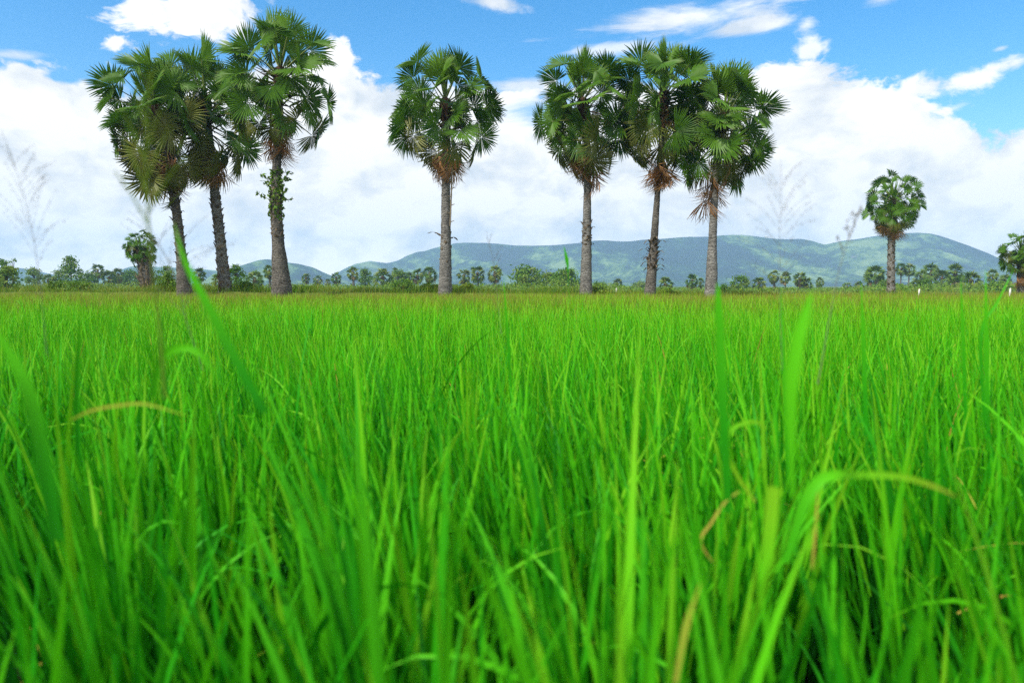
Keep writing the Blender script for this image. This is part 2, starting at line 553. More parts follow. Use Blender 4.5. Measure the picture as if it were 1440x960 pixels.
# ------------------------------------------------------------------ fan palm fronds
def fan(rs, Lp, Rb, nseg, span, cup, recurve, tipdroop, beta, sag, shrivel=0.0, pet=True, near=True, mats=(0, 1)):
    """One fan leaf: stalk along +Y from the origin, pleated fan at its end. Returns a Geo."""
    G = Geo()
    tt = np.linspace(0, 1, 6)
    path = np.stack([0 * tt, Lp * tt, -sag * Lp * tt ** 2], -1)
    if pet:
        v, f = tube(path, np.linspace(0.032, 0.015, 6), 4 if near else 3)
        G.add(v, f, 0.3, mats[1])
    end = path[-1]
    a0 = math.atan2(-2 * sag, 1.0) - beta
    d = span / nseg
    th = (np.arange(nseg) + 0.5) * 2 * d - span
    rho = np.array([0.05, 0.30, 0.60, 0.72, 0.85, 0.94, 1.0]) if near else np.array([0.06, 0.5, 0.8, 1.0])
    Rth = Rb * (0.80 + 0.20 * np.cos(th * 0.55)) * rs.uniform(0.9, 1.06, nseg)
    r = rho[None] * Rth[:, None]
    hw = np.tan(d) * r
    cut = 0.60
    tp = np.clip((rho - cut) / (1 - cut), 0, 1)[None]
    hw = np.where(rho[None] <= cut, hw, np.tan(d) * cut * Rth[:, None] * (1 - tp) ** 0.75)
    hw = np.maximum(hw * (1 - 0.55 * shrivel), 0.0012)
    thj = th + rs.normal(0, 0.02 + 0.10 * shrivel, nseg)
    lat = tp * (rs.normal(0, 0.05 + 0.1 * shrivel, nseg)[:, None])
    s, c = np.sin(thj)[:, None] + lat * np.cos(thj)[:, None], np.cos(thj)[:, None] - lat * np.sin(thj)[:, None]
    td = tipdroop * rs.uniform(0.3, 1.5, nseg)[:, None]

    def P(u, v, up):
        z = up + cup * np.abs(u) - recurve * (np.maximum(v, 0) ** 2) / Rb - td * Rb * np.clip(rho - 0.45, 0, 1)[None] ** 2
        cb, sb = math.cos(a0), math.sin(a0)
        return np.stack([u, end[1] + v * cb - z * sb, end[2] + v * sb + z * cb], -1)
    pl = 0.45 * hw
    mid = P(r * s, r * c, pl)
    lft = P(r * s - hw * np.cos(thj)[:, None], r * c + hw * np.sin(thj)[:, None], -pl)
    rgt = P(r * s + hw * np.cos(thj)[:, None], r * c - hw * np.sin(thj)[:, None], -pl)
    m_ = len(rho)
    V = np.stack([lft, mid, rgt], 2).reshape(-1, 3)
    b = (np.arange(nseg) * m_ * 3)[:, None, None]
    q = b + (np.arange(m_ - 1) * 3)[None, :, None] + np.arange(2)[None, None]
    F = np.stack([q, q + 1, q + 4, q + 3], -1).reshape(-1, 4)
    T = np.repeat(np.broadcast_to(rho[None, :, None], (nseg, m_, 1)), 3, 2).ravel()
    G.add(V, F, T, mats[0])
    return G


rs = np.random.default_rng(11)
FANS = {'small': [], 'inner': [], 'green': [], 'old': [], 'young': [], 'dry': []}
for k in range(9):
    G = fan(rs, rs.uniform(1.05, 1.7), rs.uniform(0.84, 1.0), 34, R(rs.uniform(105, 135)), rs.uniform(0.05, 0.35),
            rs.uniform(0.05, 0.28), rs.uniform(0.05, 0.40), R(rs.uniform(0, 65)), rs.uniform(0.02, 0.12))
    FANS['green'].append(G.build('frond_green', [M_FROND, M_PETIOLE]))
for k in range(7):
    G = fan(rs, rs.uniform(1.2, 2.0), rs.uniform(0.66, 0.82), 24, R(rs.uniform(100, 130)), rs.uniform(0.05, 0.35),
            rs.uniform(0.05, 0.28), rs.uniform(0.05, 0.40), R(rs.uniform(0, 65)), rs.uniform(0.02, 0.12))
    FANS['small'].append(G.build('frond_small', [M_FROND, M_PETIOLE]))
for k in range(5):
    G = fan(rs, rs.uniform(0.40, 0.85), rs.uniform(0.84, 1.0), 34, R(rs.uniform(100, 130)), rs.uniform(0.05, 0.3),
            rs.uniform(0.1, 0.3), rs.uniform(0.1, 0.5), R(rs.uniform(25, 75)), rs.uniform(0.02, 0.12))
    FANS['inner'].append(G.build('frond_inner', [M_FROND, M_PETIOLE]))
for k in range(6):
    G = fan(rs, rs.uniform(1.2, 1.5), rs.uniform(0.9, 1.05), 32, R(rs.uniform(100, 130)), rs.uniform(0.0, 0.25),
            rs.uniform(0.15, 0.35), rs.uniform(0.3, 0.7), R(rs.uniform(15, 60)), rs.uniform(0.06, 0.15), 0.15)
    FANS['old'].append(G.build('frond_old', [M_FROND_OLD, M_PETIOLE]))
for k in range(4):
    G = fan(rs, rs.uniform(0.65, 1.3), rs.uniform(0.95, 1.1), 32, R(rs.uniform(85, 120)), rs.uniform(0.3, 0.7),
            rs.uniform(-0.05, 0.1), rs.uniform(0.0, 0.1), R(rs.uniform(-10, 5)), 0.01)
    FANS['young'].append(G.build('frond_young', [M_FROND_YOUNG, M_PETIOLE]))
for k in range(6):
    G = fan(rs, rs.uniform(0.35, 0.6), rs.uniform(1.0, 1.3), 32, R(rs.uniform(42, 75)), rs.uniform(-0.3, 0.6),
            rs.uniform(0.1, 0.3), rs.uniform(0.5, 1.2), R(rs.uniform(5, 35)), 0.15, 0.35)
    FANS['dry'].append(G.build('frond_dry', [M_FROND_DRY, M_FROND_DRY]))


def frame(d, twist):
    d = Vector(d).normalized()
    up = Vector((0, 0, 1))
    x = d.cross(up)
    if x.length < 1e-3:
        x = Vector((1, 0, 0))
    x.normalize()
    z = x.cross(d)
    c, s = math.cos(twist), math.sin(twist)
    x, z = x * c + z * s, z * c - x * s
    return Matrix((x, d, z)).transposed().to_4x4()


def trunk_mesh(path, radii, mat, name='trunk', sides=18, rough=0.03, seed=0, mats=None):
    r_ = np.random.default_rng(seed)
    P = spline(path, 110)
    rad = np.interp(np.linspace(0, len(path) - 1, 110), np.arange(len(path)), radii)
    v, f = tube(P, rad, sides)
    v = v.reshape(110, sides, 3)
    off = 1 + r_.normal(0, rough, (110, 1, 1)) * 0.6 + r_.normal(0, rough, (110, sides, 1))
    v = P[:, None] + (v - P[:, None]) * off
    return mesh(name, v, f, mat, smooth=True), P, rad


def boots_geo(P, rad, t0, t1, count, L, W, out, rs, droop=0.0):
    """Old leaf bases: short flat tapering flaps that stand off the trunk."""
    G = Geo()
    for k in range(count):
        t = t0 + (t1 - t0) * (k + rs.uniform(0, 1)) / count
        i = int(t * (len(P) - 2))
        ax = P[i + 1] - P[i]
        ax = ax / np.linalg.norm(ax)
        a = k * 2.3999 + rs.uniform(-0.4, 0.4) if count > 2 else math.pi * k + 0.15
        o = np.array([math.cos(a), math.sin(a), 0])
        sd = np.array([-math.sin(a), math.cos(a), 0])
        l, w = L * rs.uniform(0.5, 1.4), W * rs.uniform(0.6, 1.3)
        sp = out * rs.uniform(0.4, 1.5)
        dr = droop * rs.uniform(0.2, 1.6)
        u = np.linspace(0, 1, 5)
        c = P[i] + o * rad[i] * 0.93 + ax * (l * (u - dr * u ** 3))[:, None] + o * (l * (sp * u + 0.5 * dr * u ** 2))[:, None] \
            + sd * (rs.uniform(-0.2, 0.2) * l * u ** 2)[:, None]
        ww = w * (1 - 0.75 * u ** 1.5)
        th = 0.02 + 0.02 * (1 - u) if count > 2 else 0.075 * (1 - 0.6 * u ** 2)
        vs = np.stack([c - sd * ww[:, None], c + o * th[:, None], c + sd * ww[:, None], c - o * th[:, None]], 1).reshape(-1, 3)
        f = []
        for s_ in range(4):
            for j_ in range(4):
                f.append([s_ * 4 + j_, s_ * 4 + (j_ + 1) % 4, s_ * 4 + 4 + (j_ + 1) % 4, s_ * 4 + 4 + j_])
        f.append([16, 17, 18, 19])
        G.add(vs, f, rs.uniform(0, 1))
    return G


PALM_GROUP = 'tall fan palms standing along the bank'


def fan_palm(spec):
    """spec: name, label, Y, pts (pixels base -> crown base), widths px, crown dict."""
    Y = spec['Y']
    rs = np.random.default_rng(spec['seed'])
    pts = [at(px, py, Y) for px, py in spec['pts']]
    base = Vector((pts[0].x, Y, float(bank_z(pts[0].x, Y)) - 0.05 if Y < 34 else 0.0))
    root = empty('fan_palm', base, spec['label'], 'palm tree', spec.get('group', PALM_GROUP))
    rel = [np.array(p - base) for p in pts]
    if rel[0][2] > 0.05:
        rel.insert(0, np.array([rel[0][0] - (rel[1][0] - rel[0][0]) * 0.05, 0, 0.0]))
    for k in range(1, len(rel)):
        rel[k][1] += spec.get('dy', 0) * k / len(rel)
    wid = [w * Y / F_PX / 2 for w in spec['w'][:len(pts)]]
    if len(rel) > len(wid):
        wid.insert(0, wid[0] * 1.05)
    me, P, rad = trunk_mesh(rel, wid, spec.get('bark', M_TRUNK), rough=spec.get('rough', 0.025), seed=spec['seed'])
    obj('trunk', me, root)
    top = Vector(P[-1])
    axis = Vector(P[-1] - P[-12]).normalized()
    cr = spec['crown']
    sc = cr.get('scale', 1.0)
    # the heart of the crown: fibrous head, unopened spears
    G = Geo()
    hp = [np.array(top - axis * (0.9 * sc)), np.array(top - axis * 0.35 * sc), np.array(top + axis * 0.02 * sc), np.array(top + axis * 0.2 * sc)]
    v, f = tube(spline(hp, 12), np.interp(np.linspace(0, 1, 12), [0, .4, .75, 1], [rad[-1] * 1.02, 0.25 * sc, 0.2 * sc, 0.04]), 10)
    G.add(v, f, 0.2, 0)
    for k in range(4):
        a = k * 1.57 + 0.4
        tip = top + axis * rs.uniform(1.5, 2.1) * sc + Vector((math.cos(a), math.sin(a), 0)) * rs.uniform(0.1, 0.45) * sc
        v, f = tube(np.linspace(np.array(top), np.array(tip), 5), [0.04, 0.04, 0.045, 0.03, 0.004], 5)
        G.add(v, f, 0.2, 1)
    for k in range(cr.get('stubs', 26)):      # broken leaf stalks round the head
        a, z = k * 2.4, -rs.uniform(0.1, 1.3) * sc
        p0 = top + axis * z + Vector((math.cos(a), math.sin(a), 0)) * rad[-1]
        dv = Vector((math.cos(a), math.sin(a), rs.uniform(-0.2, 0.9)))
        v, f = tube([np.array(p0), np.array(p0 + dv * 0.25 * sc), np.array(p0 + dv * rs.uniform(0.4, 0.8) * sc - Vector((0, 0, 0.08)))], [0.04, 0.03, 0.012], 4)
        G.add(v, f, 0.2, 0)
    crown = obj('crown', G.build('crown', [M_HEART, M_FROND_YOUNG], smooth=True), root)
    n = int(cr['n'] * 1.2)
    lean = Vector(cr.get('lean', (0, 0, 0)))
    for k in range(n):
        u = (k + 0.5) / n
        el = math.asin(math.sin(R(cr.get('top', 84))) * (1 - u) + math.sin(R(cr.get('low', -48))) * u)
        el += rs.normal(0, 0.12)
        az = k * 2.39996 + rs.normal(0, 0.2) + spec['seed']
        d = Vector((math.cos(el) * math.cos(az), math.cos(el) * math.sin(az), math.sin(el))) + lean * (0.35 + 0.65 * u)
        kind = 'young' if u < 0.13 else ('green' if u < cr.get('green', 0.80) else 'old')
        if rs.uniform() < 0.08 and u > 0.4:
            kind = 'old'
        if cr.get('small') and kind in ('green', 'young'):
            kind = 'small'
        me_ = FANS[kind][rs.integers(len(FANS[kind]))]
        o = obj('frond', me_, crown)
        p0 = top + axis * (0.25 - (0.25 + 0.85 * cr.get('depth', 0.9)) * u) * sc
        tw = rs.choice([-1, 1]) * rs.uniform(0.25, 1.5)
        s_ = sc * rs.uniform(0.86, 1.10) * (0.8 if cr.get('small') and kind == 'old' else 1.0)
        o.matrix_local = Matrix.Translation(p0) @ frame(d, tw) @ Matrix.Scale(s_, 4)
    for k in range(cr.get('inner', 6)):       # short-stalked fans that close the heart of the crown
        az, el = k * 2.4 + spec['seed'] * 1.7, R(rs.uniform(-25, 45))
        d = Vector((math.cos(el) * math.cos(az), math.cos(el) * math.sin(az), math.sin(el)))
        o = obj('frond', FANS['inner'][rs.integers(len(FANS['inner']))], crown)
        p0 = top + axis * rs.uniform(-0.9, 0.15) * sc
        o.matrix_local = Matrix.Translation(p0) @ frame(d, rs.normal(0, 0.5)) @ Matrix.Scale(sc * rs.uniform(0.85, 1.05), 4)
    for (fx, ang, hz, size) in cr.get('dead', []):
        me_ = FANS['dry'][rs.integers(len(FANS['dry']))]
        o = obj('dead_frond', me_, crown)
        az = R(fx)
        el = R(ang)
        d = Vector((math.cos(el) * math.cos(az), math.cos(el) * math.sin(az), math.sin(el)))
        p0 = top + axis * (hz * 0.9) + Vector((math.cos(az), math.sin(az), 0)) * rad[-1] * 0.7
        o.matrix_local = Matrix.Translation(p0) @ frame(d, rs.normal(0, 0.3)) @ Matrix.Scale(size * sc, 4)
    for (t0, t1, cnt, L, W, out, dr) in spec.get('boots', []):
        G = boots_geo(P, rad, t0, t1, cnt, L, W, out, rs, dr)
        for v_, f_ in zip(G.v, G.f):
            obj('leaf_base', mesh('leaf_base', v_, f_ - f_.min(), M_BOOT, smooth=True), root)
    return root, base, P, rad


def skirt(n, h0, h1, seed, a0=-70, a1=-40, size=(0.8, 1.1), fx=(180, 360)):
    r_ = np.random.default_rng(seed)
    return [(fx[0] + (fx[1] - fx[0]) * (i + r_.uniform(0, 1)) / n, r_.uniform(a0, a1), r_.uniform(h0, h1), r_.uniform(*size)) for i in range(n)]


px_m = 30 / 960
p1 = fan_palm(dict(Y=29.5, seed=1, label='leaning palm whose untidy crown hangs lowest, outermost of the cluster of three',
    pts=[(259, 404), (254, 350), (247, 290), (236, 225), (218, 152)], w=[20, 12.5, 12, 12, 11], bark=M_TRUNK_DARK, rough=0.04,
    crown=dict(n=46, low=-50, depth=2.3, scale=1.06, lean=(-0.42, -0.05, 0.0), green=0.62,
               dead=skirt(9, -2.7, -1.6, 31, -75, -35, (0.8, 1.1), (180, 380))),
    boots=[(0.30, 0.72, 44, 0.24, 0.08, 0.35, 0.5)]))
p2 = fan_palm(dict(Y=31.0, seed=2, label='palm with a rough scaly trunk, middle one of the cluster of three',
    pts=[(316, 404), (310, 340), (303, 280), (299, 235), (288, 138)], w=[17, 13.5, 13, 10.5, 10], bark=M_TRUNK,
    crown=dict(n=40, low=-46, depth=1.9, scale=1.12, lean=(-0.08, 0, 0), green=0.8,
               dead=skirt(8, -2.8, -1.9, 32, -75, -45, (0.9, 1.15), (170, 390))),
    boots=[(0.12, 0.62, 98, 0.19, 0.10, 0.30, 0.3)]))
p3 = fan_palm(dict(Y=28.5, seed=13, label='tallest palm, thick flared trunk wrapped in a leafy climber below its brown skirt',
    pts=[(396, 404), (391, 340), (388, 280), (390, 215), (394, 100)], w=[27.5, 16.5, 15, 11, 10], bark=M_TRUNK_DARK,
    crown=dict(n=36, low=-40, depth=1.6, scale=1.12, green=0.86,
               dead=skirt(8, -2.9, -2.1, 33, -82, -58, (0.75, 0.98), (160, 390))),
    boots=[(0.42, 0.66, 60, 0.15, 0.09, 0.30, 0.4)]))
p4 = fan_palm(dict(Y=30.0, seed=4, label='lone straight palm with two curved stubs halfway up its grey trunk',
    pts=[(626, 405), (627, 340), (627, 260), (628, 200), (626, 143)], w=[19.5, 14.5, 11.5, 11, 10.5], bark=M_TRUNK,
    crown=dict(n=34, low=-44, depth=1.3, scale=1.08, green=0.84,
               dead=skirt(7, -2.4, -1.8, 34, -70, -50, (0.8, 1.0), (150, 330))),
    boots=[(0.41, 0.44, 2, 0.34, 0.10, 0.9, 1.35), (0.30, 0.44, 14, 0.12, 0.07, 0.2, 0.2)]))
p5 = fan_palm(dict(Y=30.6, seed=5, label='palm with a pale peeling patch on its trunk, beside the crown touching its neighbour',
    pts=[(824, 408), (825, 340), (826, 270), (826, 215), (819, 143)], w=[18, 13, 10, 9.5, 9.5], bark=M_TRUNK,
    crown=dict(n=40, low=-46, depth=1.5, scale=1.10, green=0.84,
               dead=skirt(9, -2.8, -1.9, 35, -72, -45, (0.85, 1.1), (160, 380))),
    boots=[(0.39, 0.48, 28, 0.2, 0.09, 0.35, 0.6)]))
p6 = fan_palm(dict(Y=29.6, seed=26, label='slightly leaning slender palm with a shaggy dark collar low on its trunk',
    pts=[(914, 414), (919, 350), (924, 280), (929, 215), (934, 132)], w=[17, 11, 8, 7.8, 7.8], bark=M_TRUNK_DARK,
    crown=dict(n=42, low=-44, depth=1.6, scale=1.10, green=0.86,
               dead=skirt(9, -3.1, -2.3, 36, -74, -50, (0.8, 1.05), (150, 390)) + [(300, -50, -0.5, 0.7), (330, -55, -0.6, 0.7)]),
    boots=[(0.32, 0.45, 46, 0.30, 0.08, 0.6, 0.8)]))
p7 = fan_palm(dict(Y=28.8, seed=17, label='palm with a smooth ringed trunk and one small dry leaf bunch hanging low',
    pts=[(1000, 416), (1002, 340), (1005, 270), (1009, 215), (1018, 165)], w=[19.5, 11.5, 10, 9.3, 9], bark=M_TRUNK,
    crown=dict(n=44, low=-46, depth=1.5, scale=1.06, lean=(0.10, 0, 0), green=0.88,
               dead=skirt(4, -3.2, -2.7, 37, -80, -60, (0.8, 0.95), (190, 350)) + [(340, -45, -1.6, 1.2), (200, -50, -1.8, 1.1)])))
p8 = fan_palm(dict(Y=47.0, seed=8, label='shorter round-headed palm alone before the hills, pinkish dry leaves under its crown',
    pts=[(1253, 415), (1253, 375), (1254, 330), (1256, 283)], w=[11.5, 9.5, 9, 8], bark=M_TRUNK,
    crown=dict(small=True, n=60, low=-48, depth=1.2, scale=0.88, green=0.80,
               dead=skirt(10, -1.8, -0.9, 38, -72, -35, (0.9, 1.1), (150, 390))),
    boots=[(0.2, 0.8, 90, 0.2, 0.10, 0.4, 0.4)]))
p9 = fan_palm(dict(Y=52.0, seed=9, label='young stocky palm with a short thick scaly trunk, no tall neighbours close by', group='young fan palms beyond the paddy',
    pts=[(207, 404), (206, 392), (203, 372), (198, 349)], w=[16, 18, 17, 15], bark=M_TRUNK_DARK,
    crown=dict(small=True, n=66, low=-58, depth=0.7, scale=0.56, green=0.93, dead=[]),
    boots=[(0.0, 1.0, 90, 0.5, 0.13, 0.4, 0.1)]))
p10 = fan_palm(dict(Y=44.0, seed=10, label='palm cut by the picture edge with a reddish dry skirt beside a white post', group='young fan palms beyond the paddy',
    pts=[(1438, 410), (1438, 395), (1437, 378), (1436, 358)], w=[14, 13, 12, 11], bark=M_TRUNK_DARK,
    crown=dict(small=True, n=52, low=-40, depth=0.9, scale=0.66, green=0.85, dead=skirt(4, -1.3, -0.8, 39, -72, -45, (1.2, 1.5), (150, 390))),
    boots=[(0.1, 0.9, 30, 0.2, 0.1, 0.4, 0.3)]))


# climbing plant on the tallest palm
def leaf_cloud(pos, size, rs, tint):
    """Diamond leaves at given positions, random orientation. Returns verts, faces, tint."""
    n = len(pos)
    a = rs.normal(0, 1, (n, 3))
    a /= np.linalg.norm(a, axis=1)[:, None]
    b = np.cross(a, rs.normal(0, 1, (n, 3)))
    b /= np.linalg.norm(b, axis=1)[:, None] + 1e-9
    c = np.cross(a, b)
    s = (size * rs.uniform(0.6, 1.35, n))[:, None]
    V = np.stack([pos - a * s, pos + b * s * 0.5 + c * s * 0.12, pos + a * s, pos - b * s * 0.5 + c * s * 0.12], 1).reshape(-1, 3)
    F = np.arange(4 * n).reshape(n, 4)
    return V, F, np.repeat(tint, 4)


root3, base3, P3, rad3 = p3
rs = np.random.default_rng(51)
zs = P3[:, 2] + base3.z
z_top, z_bot = at(388, 238, 28.5).z, at(388, 310, 28.5).z
G = Geo()
pos = []
for k in range(430):
    zz = z_bot + (z_top - z_bot) * rs.uniform(0, 1) ** 0.8
    i = int(np.argmin(np.abs(zs - zz)))
    a = rs.uniform(0, 6.283)
    rr = rad3[i] * rs.uniform(0.95, 1.35)
    pos.append((P3[i][0] + rr * math.cos(a), P3[i][1] + rr * math.sin(a), P3[i][2]))
for k in range(9):      # sprigs reaching out
    zz = z_bot + (z_top - z_bot) * rs.uniform(0.35, 1.0)
    i = int(np.argmin(np.abs(zs - zz)))
    sgn = 1 if k < 6 else -1
    st = np.array([P3[i][0] + sgn * rad3[i], P3[i][1] - 0.1, P3[i][2]])
    en = st + np.array([sgn * rs.uniform(0.25, 0.6), rs.uniform(-0.2, 0.1), rs.uniform(0.0, 0.4)])
    v, f = tube(np.linspace(st, en, 4), 0.008, 4)
    G.add(v, f, 0.3, 1)
    for q in range(12):
        pos.append(st + (en - st) * rs.uniform(0.2, 1.05) + rs.normal(0, 0.04, 3))
pos = np.array(pos)
v, f, t = leaf_cloud(pos, 0.09, rs, rs.uniform(0.1, 0.8, len(pos)))
G.add(v, f, t, 0)
cv = obj('climbing_vine', G.build('climbing_vine', [M_LEAF, M_BARK]), None, base3)
tag(cv, 'green leafy climber clinging to the upper trunk of the tallest palm', 'vine')

# thin bamboo climbing pole tied to the lone palm
a, b = at(633, 318, 29.7), at(636, 236, 29.7)
G = Geo()
v, f = tube(np.linspace(np.array(a), np.array(b), 14), 0.03 + 0.006 * (np.arange(14) % 2), 6)
G.add(v, f)
for k in range(7):
    p = a.lerp(b, (k + 0.5) / 7)
    v, f = tube([np.array(p), np.array(p + Vector((0.16 * (-1) ** k, -0.05, 0.05)))], [0.022, 0.015], 5)
    G.add(v, f)
m, nt = new_mat('bamboo_grey')
finish(nt, (0.22, 0.18, 0.12), 0.7, 0.2)
pole = obj('bamboo_pole', G.build('bamboo_pole', m))
tag(pole, 'thin grey bamboo climbing pole tied up along the trunk of the lone straight palm', 'pole')


# ------------------------------------------------------------------ far trees
def far_palm(rs, H, Rc, top_trunk, slim):
    """Low-detail palm: returns trunk mesh and crown mesh; base at origin."""
    bend = rs.normal(0, 0.03) * H
    tr = max(Rc * 0.085 if slim else Rc * 0.15, 0.12)
    zc = H - Rc * 0.95
    v, f = tube(spline([(0, 0, 0), (bend * 0.4, 0, zc * 0.5), (bend, 0, zc)], 8), np.linspace(tr * 1.25, tr * 0.85, 8), 7)
    tm = mesh('trunk', v, f, M_TRUNK_DARK, smooth=True)
    G = Geo()
    n = int(rs.integers(30, 40))
    for k in range(n):
        u = (k + 0.5) / n
        el = R(85) * (1 - u) + R(-50 if slim else -62) * u + rs.normal(0, 0.12)
        az = k * 2.4 + rs.normal(0, 0.3)
        d = Vector((math.cos(el) * math.cos(az), math.cos(el) * math.sin(az), math.sin(el)))
        Rb = Rc * rs.uniform(0.40, 0.52)
        dry = 1 if u > 0.86 and rs.uniform() < 0.6 else 0
        g_ = fan(rs, Rc * rs.uniform(0.42, 0.6), Rb, 11, R(rs.uniform(90, 135)), rs.uniform(0, .3), rs.uniform(0, .3), rs.uniform(.1, .5),
                 R(rs.uniform(0, 45)), 0.06, pet=False, near=False, mats=(dry, dry))
        M_ = frame(d, rs.normal(0, 0.7))
        p0 = np.array([bend, 0, zc - Rc * 0.35 * u])
        A = np.array(M_.to_3x3())
        for v_, f_, t_ in zip(g_.v, g_.f, g_.t):
            G.add(v_ @ A.T + p0, f_ - f_.min(), np.full(len(v_), rs.uniform(0, 1)), dry)
    v, f = tube([(bend, 0, zc - Rc * 0.5), (bend, 0, zc), (bend, 0, zc + Rc * 0.2)], [tr, tr * 1.5, 0.02], 6)
    G.add(v, f, 0.0, 1)
    return tm, G.build('crown', [M_FARPALM, M_FARPALM_DRY])


def far_tree(rs, H, Wd, kind):
    """Broadleaf tree: trunk with limbs, crown of leaf clumps; kind: round / cone / sparse."""
    zc0 = H * (0.10 if kind == 'cone' else (0.45 if kind == 'sparse' else 0.18))
    G = Geo()
    v, f = tube([(0, 0, 0), (rs.normal(0, .02) * H, 0, H * 0.4), (rs.normal(0, .03) * H, 0, H * 0.75)], [H * 0.03, H * 0.022, H * 0.008], 6)
    G.add(v, f)
    pos, tint = [], []
    nc = 9 if kind == 'sparse' else 34
    for k in range(nc):
        u = rs.uniform(0, 1)
        z = zc0 + (H - zc0) * u
        prof = math.sin(math.pi * min(0.97, 0.18 + 0.75 * u)) if kind != 'cone' else (1 - u) * 0.95 + 0.12
        a = rs.uniform(0, 6.283)
        rr = Wd * 0.5 * prof * math.sqrt(rs.uniform(0.15, 1))
        c = np.array([rr * math.cos(a), rr * math.sin(a), z])
        s = Wd * (0.08 if kind == 'sparse' else 0.12) * rs.uniform(0.7, 1.4)
        v, f = tube([np.array([0, 0, min(z * 0.8, H * 0.55)]), c * [0.5, 0.5, 1] - [0, 0, 0.05 * H], c], [H * 0.012, H * 0.007, H * 0.002], 4)
        G.add(v, f)
        nl = 34 if kind == 'sparse' else 48
        p = c + rs.normal(0, 1, (nl, 3)) * s * [0.75, 0.75, 0.55]
        pos.append(p)
        tint.append(np.full(nl, rs.uniform(0, 1)) * 0.7 + rs.uniform(0, 0.3, nl))
    pos, tint = np.concatenate(pos), np.concatenate(tint)
    pos[:, 2] = np.maximum(pos[:, 2], 0.02)
    tm = G.build('trunk', M_BARK, True)
    G2 = Geo()
    v, f, t = leaf_cloud(pos, Wd * 0.05, rs, tint)
    G2.add(v, f, t)
    return tm, G2


